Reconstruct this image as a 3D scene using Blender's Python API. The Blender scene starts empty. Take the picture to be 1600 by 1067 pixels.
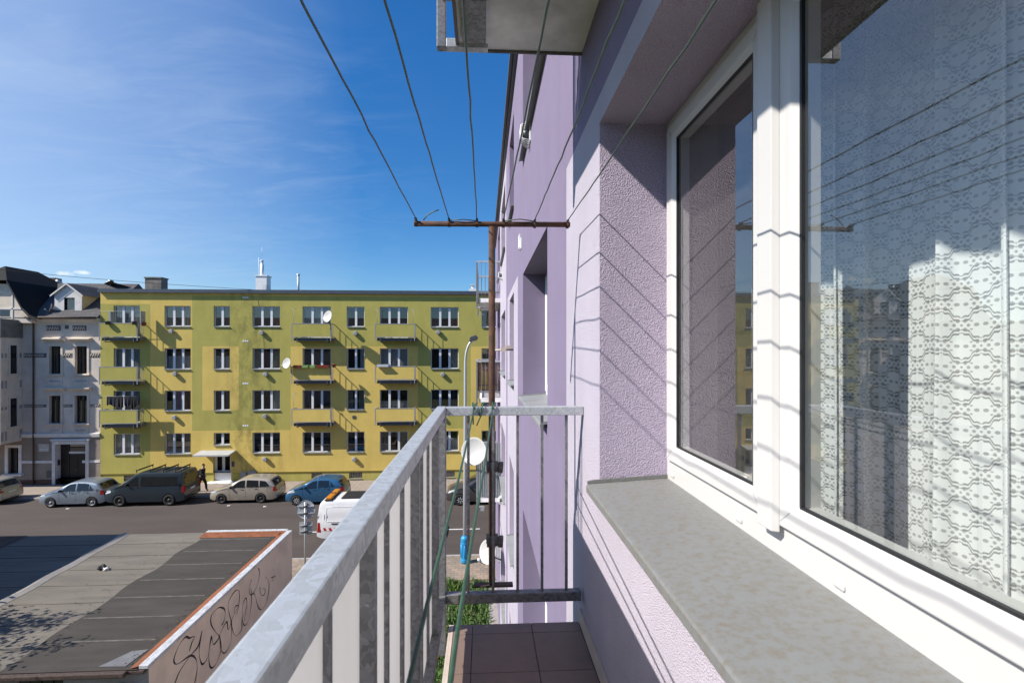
import bpy, bmesh, math, random
from mathutils import Vector, Matrix
R = math.radians
scene = bpy.context.scene
col = scene.collection
rng = random.Random(7)
H = 9.1                                   # eye height above the street

# ------------------------------------------------------------------ camera, sky, sun, exposure
cam_d = bpy.data.cameras.new('camera'); cam = bpy.data.objects.new('camera', cam_d); col.objects.link(cam)
cam.location = (0, 0, H)
cam.rotation_euler = (R(90), 0, -math.atan(44 / 800))
cam_d.sensor_width = 36; cam_d.lens = 18
cam_d.shift_y = 15.5 / 1600
cam_d.clip_start = 0.02; cam_d.clip_end = 3000
cam_d.dof.use_dof = True; cam_d.dof.focus_distance = 7.0; cam_d.dof.aperture_fstop = 11
scene.camera = cam

LD = Vector((1.0, 0.37, -0.96)).normalized()          # direction the sunlight travels
sun_el = math.asin(-LD.z); sun_az = math.atan2(-LD.x, -LD.y)   # azimuth from +Y towards +X
world = bpy.data.worlds.new("World"); scene.world = world; world.use_nodes = True
nt = world.node_tree; nt.nodes.clear()
def N(t, kind, **kw):
    n = t.nodes.new(kind)
    for k, v in kw.items(): setattr(n, k, v)
    return n
def ramp(t, src, stops):
    r = N(t, 'ShaderNodeValToRGB'); e = r.color_ramp.elements
    while len(e) < len(stops): e.new(0.5)
    for i, (p, c) in enumerate(stops):
        e[i].position = p; e[i].color = (*c, 1) if len(c) == 3 else c
    t.links.new(src, r.inputs[0]); return r.outputs[0]
out = N(nt, 'ShaderNodeOutputWorld'); bg = N(nt, 'ShaderNodeBackground'); bg.inputs[1].default_value = 0.122
sky = N(nt, 'ShaderNodeTexSky', sky_type='NISHITA'); sky.sun_disc = False
sky.sun_elevation = sun_el; sky.sun_rotation = sun_az
sky.altitude = 350; sky.air_density = 1.0; sky.dust_density = 0.0; sky.ozone_density = 3.5
# thin cirrus: noise on the plane the clouds float in
tc = N(nt, 'ShaderNodeTexCoord'); sep = N(nt, 'ShaderNodeSeparateXYZ'); nt.links.new(tc.outputs['Generated'], sep.inputs[0])
def M(t, op, a, b=None, c=None, clamp=False):
    n = N(t, 'ShaderNodeMath', operation=op, use_clamp=clamp)
    for i, v in enumerate((a, b, c)):
        if v is None: continue
        if isinstance(v, (int, float)): n.inputs[i].default_value = v
        else: t.links.new(v, n.inputs[i])
    return n.outputs[0]
zc = M(nt, 'ADD', M(nt, 'MAXIMUM', sep.outputs[2], 0.0), 0.16)
cu = M(nt, 'DIVIDE', sep.outputs[0], zc); cv = M(nt, 'DIVIDE', sep.outputs[1], zc)
cmb = N(nt, 'ShaderNodeCombineXYZ'); nt.links.new(cu, cmb.inputs[0]); nt.links.new(cv, cmb.inputs[1])
mp = N(nt, 'ShaderNodeMapping'); mp.inputs['Rotation'].default_value = (0, 0, R(35)); mp.inputs['Scale'].default_value = (0.55, 1.3, 1)
nt.links.new(cmb.outputs[0], mp.inputs[0])
n1 = N(nt, 'ShaderNodeTexNoise'); n1.inputs['Scale'].default_value = 1.6; n1.inputs['Detail'].default_value = 9; n1.inputs['Roughness'].default_value = 0.62; n1.inputs['Distortion'].default_value = 0.9
nt.links.new(mp.outputs[0], n1.inputs['Vector'])
n2 = N(nt, 'ShaderNodeTexNoise'); n2.inputs['Scale'].default_value = 0.75; n2.inputs['Detail'].default_value = 3
nt.links.new(cmb.outputs[0], n2.inputs['Vector'])
mr = N(nt, 'ShaderNodeMapRange'); mr.inputs[1].default_value = 0.47; mr.inputs[2].default_value = 0.80; nt.links.new(n1.outputs[0], mr.inputs[0])
mr2 = N(nt, 'ShaderNodeMapRange'); mr2.inputs[1].default_value = 0.36; mr2.inputs[2].default_value = 0.62; nt.links.new(n2.outputs[0], mr2.inputs[0])
left = N(nt, 'ShaderNodeMapRange'); left.inputs[1].default_value = -0.22; left.inputs[2].default_value = -0.70; nt.links.new(sep.outputs[0], left.inputs[0])
fac = M(nt, 'MULTIPLY', M(nt, 'MULTIPLY', mr.outputs[0], mr2.outputs[0]), left.outputs[0])
fac = M(nt, 'ADD', M(nt, 'MULTIPLY', fac, 0.26), M(nt, 'MULTIPLY', left.outputs[0], 0.34), clamp=True)
# a second, finer veil of wisps in the middle of the sky
nm = N(nt, 'ShaderNodeTexNoise'); nm.inputs['Scale'].default_value = 2.6; nm.inputs['Detail'].default_value = 10; nm.inputs['Roughness'].default_value = 0.66; nm.inputs['Distortion'].default_value = 1.6
mp2 = N(nt, 'ShaderNodeMapping'); mp2.inputs['Rotation'].default_value = (0, 0, R(-25)); mp2.inputs['Scale'].default_value = (0.8, 1.9, 1); mp2.inputs['Location'].default_value = (3.1, 1.7, 0); nt.links.new(cmb.outputs[0], mp2.inputs[0]); nt.links.new(mp2.outputs[0], nm.inputs['Vector'])
mr3 = N(nt, 'ShaderNodeMapRange'); mr3.inputs[1].default_value = 0.45; mr3.inputs[2].default_value = 0.85; nt.links.new(nm.outputs[0], mr3.inputs[0])
vd = N(nt, 'ShaderNodeVectorMath', operation='DISTANCE'); nt.links.new(tc.outputs['Generated'], vd.inputs[0]); vd.inputs[1].default_value = Vector((-0.42, 0.84, 0.33)).normalized()
vm_ = N(nt, 'ShaderNodeMapRange', interpolation_type='SMOOTHSTEP'); vm_.inputs[1].default_value = 0.42; vm_.inputs[2].default_value = 0.05; nt.links.new(vd.outputs['Value'], vm_.inputs[0])
fac = M(nt, 'ADD', fac, M(nt, 'MULTIPLY', M(nt, 'MULTIPLY', mr3.outputs[0], vm_.outputs[0]), 0.12), clamp=True)
# two small far cumulus low on the left
def puff(d, r, amp):
    vm = N(nt, 'ShaderNodeVectorMath', operation='SUBTRACT'); nt.links.new(tc.outputs['Generated'], vm.inputs[0]); vm.inputs[1].default_value = d
    v2 = N(nt, 'ShaderNodeVectorMath', operation='MULTIPLY'); nt.links.new(vm.outputs[0], v2.inputs[0]); v2.inputs[1].default_value = (1, 1, 3.0)
    ln = N(nt, 'ShaderNodeVectorMath', operation='LENGTH'); nt.links.new(v2.outputs[0], ln.inputs[0])
    a = N(nt, 'ShaderNodeMapRange', interpolation_type='SMOOTHSTEP'); a.inputs[1].default_value = r; a.inputs[2].default_value = 0.0; nt.links.new(ln.outputs['Value'], a.inputs[0])
    nn = N(nt, 'ShaderNodeTexNoise'); nn.inputs['Scale'].default_value = 90; nn.inputs['Detail'].default_value = 4; nt.links.new(tc.outputs['Generated'], nn.inputs['Vector'])
    return M(nt, 'MULTIPLY', M(nt, 'MULTIPLY', a.outputs[0], nn.outputs[0]), amp, clamp=True)
def dirpx(x, y):
    p = math.atan(44 / 800); u = (x - 800) / 800; v = (549 - y) / 800
    return tuple(Vector((u * math.cos(p) + math.sin(p), math.cos(p) - u * math.sin(p), v)).normalized())
fac = M(nt, 'MAXIMUM', fac, puff(dirpx(101, 428), 0.022, 1.5))
fac = M(nt, 'MAXIMUM', fac, puff(dirpx(128, 426), 0.017, 1.8))
# photographic sky: a shade deeper and bluer than the model's
hs = N(nt, 'ShaderNodeHueSaturation'); hs.inputs['Saturation'].default_value = 1.30; hs.inputs['Value'].default_value = 1.0; nt.links.new(sky.outputs[0], hs.inputs['Color'])
mix = N(nt, 'ShaderNodeMix', data_type='RGBA'); nt.links.new(fac, mix.inputs[0]); tint = N(nt, 'ShaderNodeMix', data_type='RGBA', blend_type='MULTIPLY'); tint.inputs[0].default_value = 1; nt.links.new(hs.outputs[0], tint.inputs[6]); tz = ramp(nt, sep.outputs[2], [(0.0, (0.58, 0.64, 0.69)), (0.12, (0.60, 0.67, 0.74)), (0.5, (0.72, 0.82, 0.92))]); nt.links.new(tz, tint.inputs[7]); nt.links.new(tint.outputs[2], mix.inputs[6]); mix.inputs[7].default_value = (5.2, 5.7, 6.3, 1)
nt.links.new(mix.outputs[2], bg.inputs[0]); nt.links.new(bg.outputs[0], out.inputs[0])

sun_d = bpy.data.lights.new('sun', 'SUN'); sun = bpy.data.objects.new('sun', sun_d); col.objects.link(sun)
sun_d.energy = 5.0; sun_d.angle = R(0.55); sun_d.color = (1.0, 0.945, 0.86)
sun.rotation_euler = LD.to_track_quat('-Z', 'Y').to_euler()
scene.view_settings.view_transform = 'Standard'; scene.view_settings.look = 'None'
scene.view_settings.exposure = 0.55; scene.view_settings.gamma = 1.0
scene.render.engine = 'CYCLES'
scene.cycles.max_bounces = 10; scene.cycles.transparent_max_bounces = 24; scene.cycles.caustics_reflective = False; scene.cycles.caustics_refractive = False
scene.cycles.sample_clamp_indirect = 6.0

# ------------------------------------------------------------------ materials
def new_mat(name):
    m = bpy.data.materials.new(name); m.use_nodes = True
    t = m.node_tree; b = t.nodes['Principled BSDF']
    return m, t, b
def noise(t, scale, detail=4, rough=0.55, vec=None, dist=0.0, stretch=None):
    n = N(t, 'ShaderNodeTexNoise'); n.inputs['Scale'].default_value = scale; n.inputs['Detail'].default_value = detail
    n.inputs['Roughness'].default_value = rough; n.inputs['Distortion'].default_value = dist
    if vec is None:
        c = N(t, 'ShaderNodeTexCoord'); vec = c.outputs['Object']
    if stretch:
        m = N(t, 'ShaderNodeMapping'); m.inputs['Scale'].default_value = stretch; t.links.new(vec, m.inputs[0]); vec = m.outputs[0]
    t.links.new(vec, n.inputs['Vector']); return n.outputs[0]
def mixc(t, f, a, b, mode='MIX'):
    n = N(t, 'ShaderNodeMix', data_type='RGBA', blend_type=mode)
    if isinstance(f, (int, float)): n.inputs[0].default_value = f
    else: t.links.new(f, n.inputs[0])
    for i, v in ((6, a), (7, b)):
        if isinstance(v, tuple): n.inputs[i].default_value = (*v[:3], 1)
        else: t.links.new(v, n.inputs[i])
    return n.outputs[2]
def mat(name, c, rough=0.7, metal=0.0, var=0.12, vscale=3.0, bump=0.0, bscale=60.0, spec=0.5, dirt=None, dscale=1.0, damt=0.5, coat=0.0, bdist=0.01, stretch=None):
    m, t, b = new_mat(name)
    lo = tuple(x * (1 - var) for x in c); hi = tuple(min(1, x * (1 + var)) for x in c)
    colr = ramp(t, noise(t, vscale, 6, 0.6, stretch=stretch), [(0.3, lo), (0.7, hi)])
    if dirt:
        f = ramp(t, noise(t, dscale, 8, 0.65, stretch=stretch), [(0.45, (0, 0, 0)), (0.75, (damt,) * 3)])
        colr = mixc(t, f, colr, dirt)
    t.links.new(colr, b.inputs['Base Color'])
    b.inputs['Roughness'].default_value = rough; b.inputs['Metallic'].default_value = metal
    b.inputs['Specular IOR Level'].default_value = spec; b.inputs['Coat Weight'].default_value = coat
    if coat: b.inputs['Coat Roughness'].default_value = 0.04
    if bump:
        bp = N(t, 'ShaderNodeBump'); bp.inputs['Strength'].default_value = bump; bp.inputs['Distance'].default_value = bdist
        t.links.new(noise(t, bscale, 5, 0.6), bp.inputs['Height']); t.links.new(bp.outputs[0], b.inputs['Normal'])
    return m

def stucco(name, c, strength=1.0, scale=200.0, dist=0.0055, dirtamt=0.16, var=0.05):
    m, t, b = new_mat(name)
    a = noise(t, scale, 3, 0.5); v = N(t, 'ShaderNodeTexVoronoi'); v.inputs['Scale'].default_value = scale * 1.25
    tcn = N(t, 'ShaderNodeTexCoord'); t.links.new(tcn.outputs['Object'], v.inputs['Vector'])
    h = M(t, 'ADD', a, M(t, 'MULTIPLY', v.outputs['Distance'], 0.5))
    col_ = ramp(t, noise(t, 2.2, 6, 0.6), [(0.3, tuple(x * (1 - var) for x in c)), (0.7, tuple(min(1, x * (1 + var)) for x in c))])
    streak = ramp(t, noise(t, 1.0, 6, 0.6, stretch=(5, 5, 0.35)), [(0.45, (0, 0, 0)), (0.8, (dirtamt,) * 3)])
    col_ = mixc(t, streak, col_, tuple(x * 0.55 for x in c))
    grain = ramp(t, a, [(0.33, (0.80,) * 3), (0.55, (1.0,) * 3)])
    col_ = mixc(t, 1.0, col_, grain, 'MULTIPLY')
    t.links.new(col_, b.inputs['Base Color']); b.inputs['Roughness'].default_value = 0.92; b.inputs['Specular IOR Level'].default_value = 0.25
    bp = N(t, 'ShaderNodeBump'); bp.inputs['Strength'].default_value = strength; bp.inputs['Distance'].default_value = dist
    t.links.new(h, bp.inputs['Height']); t.links.new(bp.outputs[0], b.inputs['Normal'])
    return m

def facade_paint(name, c, algae=(0.10, 0.105, 0.03), amt=0.45):
    m, t, b = new_mat(name)
    c0 = ramp(t, noise(t, 0.8, 7, 0.6), [(0.3, tuple(x * 0.92 for x in c)), (0.7, tuple(min(1, x * 1.06) for x in c))])
    tcs = N(t, 'ShaderNodeTexCoord'); sxs = N(t, 'ShaderNodeSeparateXYZ'); t.links.new(tcs.outputs['Object'], sxs.inputs[0])
    dxs = M(t, 'MULTIPLY', M(t, 'ADD', sxs.outputs[0], 6.3), 1 / 1.5); g_ = M(t, 'POWER', 2.718, M(t, 'MULTIPLY', M(t, 'MULTIPLY', dxs, dxs), -1.0))
    st = ramp(t, noise(t, 1.4, 9, 0.75, stretch=(1.3, 1, 0.7)), [(0.44, (0, 0, 0)), (0.70, (0.75,) * 3)])
    c0 = mixc(t, M(t, 'MULTIPLY', g_, st), c0, (0.07, 0.075, 0.03))
    f1 = ramp(t, noise(t, 0.55, 9, 0.72, stretch=(1.5, 1, 0.5)), [(0.50, (0, 0, 0)), (0.78, (amt,) * 3)])
    c1 = mixc(t, f1, c0, algae)
    f2 = ramp(t, noise(t, 1.1, 8, 0.7, stretch=(6, 1, 0.25)), [(0.52, (0, 0, 0)), (0.8, (amt * 0.6,) * 3)])
    c1 = mixc(t, f2, c1, algae)
    t.links.new(c1, b.inputs['Base Color']); b.inputs['Roughness'].default_value = 0.9; b.inputs['Specular IOR Level'].default_value = 0.2
    bp = N(t, 'ShaderNodeBump'); bp.inputs['Strength'].default_value = 0.35; bp.inputs['Distance'].default_value = 0.01
    t.links.new(noise(t, 30, 4, 0.6), bp.inputs['Height']); t.links.new(bp.outputs[0], b.inputs['Normal'])
    return m

def galvanized(name, lo, hi, rough=0.5, metal=0.45, scale=38.0):
    m, t, b = new_mat(name)
    v = N(t, 'ShaderNodeTexVoronoi'); v.inputs['Scale'].default_value = scale
    tcn = N(t, 'ShaderNodeTexCoord')
    dn = N(t, 'ShaderNodeTexNoise'); dn.inputs['Scale'].default_value = 40; t.links.new(tcn.outputs['Object'], dn.inputs['Vector'])
    add = N(t, 'ShaderNodeMix', data_type='VECTOR'); add.inputs[0].default_value = 0.03
    t.links.new(tcn.outputs['Object'], add.inputs[4]); t.links.new(dn.outputs['Color'], add.inputs[5])
    t.links.new(add.outputs[1], v.inputs['Vector'])
    sp = N(t, 'ShaderNodeSeparateColor'); t.links.new(v.outputs['Color'], sp.inputs[0])
    n = noise(t, 9, 7, 0.65)
    f = M(t, 'ADD', M(t, 'MULTIPLY', sp.outputs[0], 0.55), M(t, 'MULTIPLY', n, 0.65))
    c0 = ramp(t, f, [(0.25, lo), (0.85, hi)])
    rust = ramp(t, noise(t, 5, 9, 0.7), [(0.70, (0, 0, 0)), (0.82, (0.5,) * 3)])
    c0 = mixc(t, rust, c0, (0.20, 0.12, 0.06))
    spots = ramp(t, noise(t, 55, 2, 0.5), [(0.73, (0, 0, 0)), (0.77, (0.75,) * 3)])
    c0 = mixc(t, spots, c0, tuple(min(1, x * 1.7) for x in hi))
    t.links.new(c0, b.inputs['Base Color']); b.inputs['Metallic'].default_value = metal
    rr = ramp(t, f, [(0.2, (rough + 0.12,) * 3), (0.9, (rough - 0.06,) * 3)]); t.links.new(rr, b.inputs['Roughness'])
    bp = N(t, 'ShaderNodeBump'); bp.inputs['Strength'].default_value = 0.25; bp.inputs['Distance'].default_value = 0.002
    t.links.new(noise(t, 120, 4, 0.6), bp.inputs['Height']); t.links.new(bp.outputs[0], b.inputs['Normal'])
    return m

def glass(name, tint=(0.93, 0.96, 0.95), panes=2, rough=0.0):
    """thin clear glazing: Fresnel mirror over plain transmission"""
    m, t, b = new_mat(name); t.nodes.remove(b)
    o = [n for n in t.nodes if n.type == 'OUTPUT_MATERIAL'][0]
    ge = N(t, 'ShaderNodeNewGeometry'); fr = N(t, 'ShaderNodeFresnel'); t.links.new(M(t, 'ADD', 1.5, M(t, 'MULTIPLY', ge.outputs['Backfacing'], 1 / 1.5 - 1.5)), fr.inputs[0])
    k = 2 * panes
    f = M(t, 'DIVIDE', M(t, 'MULTIPLY', fr.outputs[0], k), M(t, 'ADD', M(t, 'MULTIPLY', fr.outputs[0], k - 1), 1.0), clamp=True)
    tr = N(t, 'ShaderNodeBsdfTransparent'); tr.inputs[0].default_value = (*tint, 1)
    gl = N(t, 'ShaderNodeBsdfGlossy'); gl.inputs[0].default_value = (0.86, 0.84, 0.82, 1); gl.inputs[1].default_value = rough
    mx = N(t, 'ShaderNodeMixShader'); t.links.new(f, mx.inputs[0]); t.links.new(tr.outputs[0], mx.inputs[1]); t.links.new(gl.outputs[0], mx.inputs[2])
    t.links.new(mx.outputs[0], o.inputs[0]); return m

def lace(name, a=0.084, h=0.0505):
    """lace: brick rows of ogee medallions, each with a seven-hole flower; the dark room shows through the holes"""
    m, t, b = new_mat(name); t.nodes.remove(b)
    o = [n for n in t.nodes if n.type == 'OUTPUT_MATERIAL'][0]
    uv = N(t, 'ShaderNodeUVMap'); uv.uv_map = 'UVMap'
    sx = N(t, 'ShaderNodeSeparateXYZ'); t.links.new(uv.outputs[0], sx.inputs[0])
    u, v = sx.outputs[0], sx.outputs[1]; TAU = 2 * math.pi
    mul = lambda x, y: M(t, 'MULTIPLY', x, y); add = lambda x, y: M(t, 'ADD', x, y); sub_ = lambda x, y: M(t, 'SUBTRACT', x, y)
    w = mul(v, 1 / h); k = M(t, 'ROUND', w); sk = M(t, 'COSINE', mul(k, math.pi)); th = mul(u, TAU / a)
    wave = add(add(mul(M(t, 'COSINE', th), 0.80), mul(M(t, 'COSINE', mul(th, 3)), -0.13)), mul(M(t, 'COSINE', mul(th, 5)), 0.13))
    fine = mul(M(t, 'SINE', mul(u, TAU / 0.0034)), M(t, 'SINE', mul(v, TAU / 0.0050)))
    d = sub_(sub_(w, k), mul(mul(wave, sk), 0.27)); ad = add(M(t, 'ABSOLUTE', d), mul(fine, 0.032))
    row = sub_(k, M(t, 'LESS_THAN', d, 0.0))
    par = mul(sub_(1.0, M(t, 'COSINE', mul(row, math.pi))), 0.25)       # 0 or 0.5
    x = mul(M(t, 'ABSOLUTE', sub_(M(t, 'FRACT', add(add(u, 0.0) if False else mul(u, 1 / a), add(par, 0.5))), 0.5)), a)
    y = mul(M(t, 'ABSOLUTE', sub_(sub_(w, row), 0.5)), h)
    def stroke(c, wd): return M(t, 'LESS_THAN', M(t, 'ABSOLUTE', sub_(ad, c)), wd)
    shoulder = M(t, 'GREATER_THAN', M(t, 'ABSOLUTE', M(t, 'SINE', th)), 0.28)
    line = M(t, 'MAXIMUM', mul(stroke(0.088, 0.042), shoulder), stroke(0.080, 0.018))
    def spot(cx, cy, r, asp=1.0):
        dx = mul(sub_(x, cx), 1 / asp); dy = sub_(y, cy); return M(t, 'LESS_THAN', add(mul(dx, dx), mul(dy, dy)), r * r)
    hole = mul(line, 1.0)
    for sp in (spot(0, 0, .0030), spot(.0076, .0096, .0040), spot(.0150, 0, .0040), spot(0, .0182, .0020, 1.5), spot(.0212, .0100, .0021, 1.6), spot(.0325, 0, .0042, 1.4)): hole = M(t, 'MAXIMUM', hole, mul(sp, 0.72))
    cover = sub_(0.95, mul(hole, 0.66)); cover = M(t, 'ADD', cover, mul(fine, 0.04), clamp=True)
    df = N(t, 'ShaderNodeBsdfDiffuse'); df.inputs[0].default_value = (0.88, 0.90, 0.90, 1)
    tl = N(t, 'ShaderNodeBsdfTranslucent'); tl.inputs[0].default_value = (0.7, 0.72, 0.72, 1)
    m1 = N(t, 'ShaderNodeMixShader'); m1.inputs[0].default_value = 0.22; t.links.new(df.outputs[0], m1.inputs[1]); t.links.new(tl.outputs[0], m1.inputs[2])
    tr = N(t, 'ShaderNodeBsdfTransparent')
    m2 = N(t, 'ShaderNodeMixShader'); t.links.new(cover, m2.inputs[0]); t.links.new(tr.outputs[0], m2.inputs[1]); t.links.new(m1.outputs[0], m2.inputs[2])
    t.links.new(m2.outputs[0], o.inputs[0]); return m

def sheet(name, c, trans=0.5):
    m, t, b = new_mat(name); t.nodes.remove(b)
    o = [n for n in t.nodes if n.type == 'OUTPUT_MATERIAL'][0]
    df = N(t, 'ShaderNodeBsdfDiffuse'); tl = N(t, 'ShaderNodeBsdfTranslucent')
    cc = ramp(t, noise(t, 3, 6, 0.6, stretch=(1, 1, 0.2)), [(0.3, tuple(x * 0.9 for x in c)), (0.7, c)])
    t.links.new(cc, df.inputs[0]); t.links.new(cc, tl.inputs[0])
    mx = N(t, 'ShaderNodeMixShader'); mx.inputs[0].default_value = trans
    t.links.new(df.outputs[0], mx.inputs[1]); t.links.new(tl.outputs[0], mx.inputs[2]); t.links.new(mx.outputs[0], o.inputs[0]); return m

def brick_mat(name, c1, c2, mortar, w, h, msize=0.02, offset=0.5, rough=0.85, axes='XY', bumps=0.3, extra=0.15):
    m, t, b = new_mat(name)
    tcn = N(t, 'ShaderNodeTexCoord'); vec = tcn.outputs['Object']
    if axes != 'XY':
        s = N(t, 'ShaderNodeSeparateXYZ'); t.links.new(vec, s.inputs[0]); cb = N(t, 'ShaderNodeCombineXYZ')
        t.links.new(s.outputs['XYZ'.index(axes[0])], cb.inputs[0]); t.links.new(s.outputs['XYZ'.index(axes[1])], cb.inputs[1]); vec = cb.outputs[0]
    br = N(t, 'ShaderNodeTexBrick'); br.offset = offset
    br.inputs['Color1'].default_value = (*c1, 1); br.inputs['Color2'].default_value = (*c2, 1); br.inputs['Mortar'].default_value = (*mortar, 1)
    br.inputs['Scale'].default_value = 1; br.inputs['Mortar Size'].default_value = msize; br.inputs['Brick Width'].default_value = w; br.inputs['Row Height'].default_value = h
    t.links.new(vec, br.inputs['Vector'])
    g = ramp(t, noise(t, 1.3, 8, 0.65), [(0.3, (1 - extra,) * 3), (0.7, (1.0,) * 3)])
    cc = mixc(t, 1.0, br.outputs['Color'], g, 'MULTIPLY')
    t.links.new(cc, b.inputs['Base Color']); b.inputs['Roughness'].default_value = rough; b.inputs['Specular IOR Level'].default_value = 0.3
    bp = N(t, 'ShaderNodeBump'); bp.inputs['Strength'].default_value = bumps; bp.inputs['Distance'].default_value = 0.01; bp.invert = True
    t.links.new(br.outputs['Fac'], bp.inputs['Height']); t.links.new(bp.outputs[0], b.inputs['Normal'])
    return m

MT = {}
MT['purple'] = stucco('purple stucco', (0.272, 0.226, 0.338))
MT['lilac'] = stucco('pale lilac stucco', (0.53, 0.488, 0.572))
MT['reveal'] = stucco('lilac stucco with reveal shade tint', (0.52, 0.445, 0.57), strength=1.0, scale=170.0, dist=0.007)  # same lilac; shade and bounce in the reveals are put into the colour
MT['yellow'] = facade_paint('yellow render', (0.665, 0.495, 0.138), amt=0.17)
MT['green'] = facade_paint('lime green render', (0.432, 0.385, 0.105), amt=0.22)
MT['galv'] = galvanized('galvanised steel', (0.38, 0.40, 0.42), (0.55, 0.575, 0.59), scale=75)
MT['galv_dark'] = galvanized('weathered galvanised steel', (0.15, 0.155, 0.16), (0.27, 0.275, 0.285), rough=0.5, scale=80)
MT['rust'] = mat('rusty pipe', (0.095, 0.046, 0.030), 0.8, 0.3, var=0.45, vscale=25, dirt=(0.07, 0.05, 0.045), dscale=8, damt=0.8, bump=0.5, bscale=150)
MT['rust_dark'] = mat('dark rusty iron', (0.085, 0.06, 0.05), 0.75, 0.3, var=0.4, vscale=20, bump=0.4, bscale=120)
MT['clamp'] = mat('weathered iron fitting', (0.13, 0.12, 0.115), 0.7, 0.4, var=0.35, vscale=40, bump=0.6, bscale=90)
MT['wire'] = mat('green coated wire', (0.055, 0.085, 0.06), 0.5, var=0.2, vscale=30)
MT['cord'] = mat('green plastic cord', (0.03, 0.085, 0.05), 0.42, var=0.2, vscale=40, bump=0.3, bscale=250)
MT['pvc'] = mat('white window plastic', (0.56, 0.55, 0.535), 0.32, var=0.025, vscale=2.0, dirt=(0.55, 0.47, 0.38), dscale=2.2, damt=0.10)
MT['pvc_far'] = mat('white painted window frame', (0.72, 0.73, 0.74), 0.45, var=0.05)
MT['gasket'] = mat('black rubber gasket', (0.015, 0.015, 0.017), 0.5)
MT['glass'] = glass('window glazing')
MT['glass_far'] = glass('window glazing of far house', (0.80, 0.84, 0.84))
MT['lace'] = lace('lace curtain')
MT['panel_white'] = sheet('white plastic panel', (0.80, 0.78, 0.775), 0.62)
MT['room'] = mat('dim room wall', (0.42, 0.40, 0.38), 0.9)
MT['room_dark'] = mat('dark room', (0.05, 0.048, 0.047), 0.95, var=0.3, vscale=1)
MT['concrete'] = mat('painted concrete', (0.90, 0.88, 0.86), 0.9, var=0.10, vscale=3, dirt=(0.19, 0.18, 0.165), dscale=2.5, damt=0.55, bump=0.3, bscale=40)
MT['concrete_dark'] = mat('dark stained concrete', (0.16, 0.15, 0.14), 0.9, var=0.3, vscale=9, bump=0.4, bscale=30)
MT['tile'] = mat('brown floor tile', (0.19, 0.132, 0.105), 0.5, var=0.10, vscale=9, dirt=(0.30, 0.21, 0.165), dscale=5, damt=0.35, bump=0.08, bscale=80)
MT['grout'] = mat('grey grout', (0.10, 0.09, 0.085), 0.9)
MT['tile_edge'] = mat('pale tile edge', (0.50, 0.42, 0.36), 0.6, var=0.10, vscale=12)
MT['sill'] = mat('grey coated sill', (0.185, 0.192, 0.193), 0.5, var=0.04, vscale=3, dirt=(0.145, 0.118, 0.075), dscale=48, damt=0.8, bump=0.10, bscale=70)
MT['sill_far'] = mat('grey sheet metal', (0.28, 0.29, 0.29), 0.5, 0.2)
MT['asphalt'] = mat('asphalt', (0.064, 0.050, 0.044), 0.88, var=0.16, vscale=0.5, dirt=(0.088, 0.072, 0.064), dscale=0.35, damt=0.6, bump=0.5, bscale=60, stretch=(0.35, 1.4, 1))
MT['line'] = mat('white road paint', (0.62, 0.62, 0.60), 0.8, var=0.15, vscale=6)
MT['kerb'] = mat('granite kerb', (0.33, 0.31, 0.30), 0.85, var=0.2, vscale=8)
MT['pave_far'] = brick_mat('pale paving slabs', (0.36, 0.30, 0.25), (0.31, 0.26, 0.22), (0.22, 0.19, 0.165), 0.3, 0.3, 0.012, 0.0)
MT['pave_near'] = brick_mat('block paving', (0.36, 0.275, 0.20), (0.25, 0.21, 0.175), (0.19, 0.16, 0.13), 0.30, 0.22, 0.012, 0.5, extra=0.25)
MT['soil'] = mat('bare soil and turf', (0.065, 0.075, 0.03), 0.95, var=0.4, vscale=4, bump=0.6, bscale=25)
MT['dish'] = mat('off white dish enamel', (0.52, 0.52, 0.51), 0.45, var=0.05, vscale=3, dirt=(0.35, 0.34, 0.32), dscale=3, damt=0.3)
MT['niche'] = mat('inner window jamb plaster', (0.50, 0.47, 0.45), 0.9)
MT['screen'] = None
MT['white'] = mat('white paint', (0.78, 0.78, 0.77), 0.5, var=0.04)
MT['grey'] = mat('grey paint', (0.30, 0.31, 0.32), 0.55)
MT['dgrey'] = mat('dark grey metal', (0.09, 0.095, 0.10), 0.5, 0.4)
MT['black'] = mat('black rubber', (0.018, 0.018, 0.019), 0.75)
MT['fascia'] = mat('slate blue sheet metal', (0.075, 0.09, 0.115), 0.45, 0.3)

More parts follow.
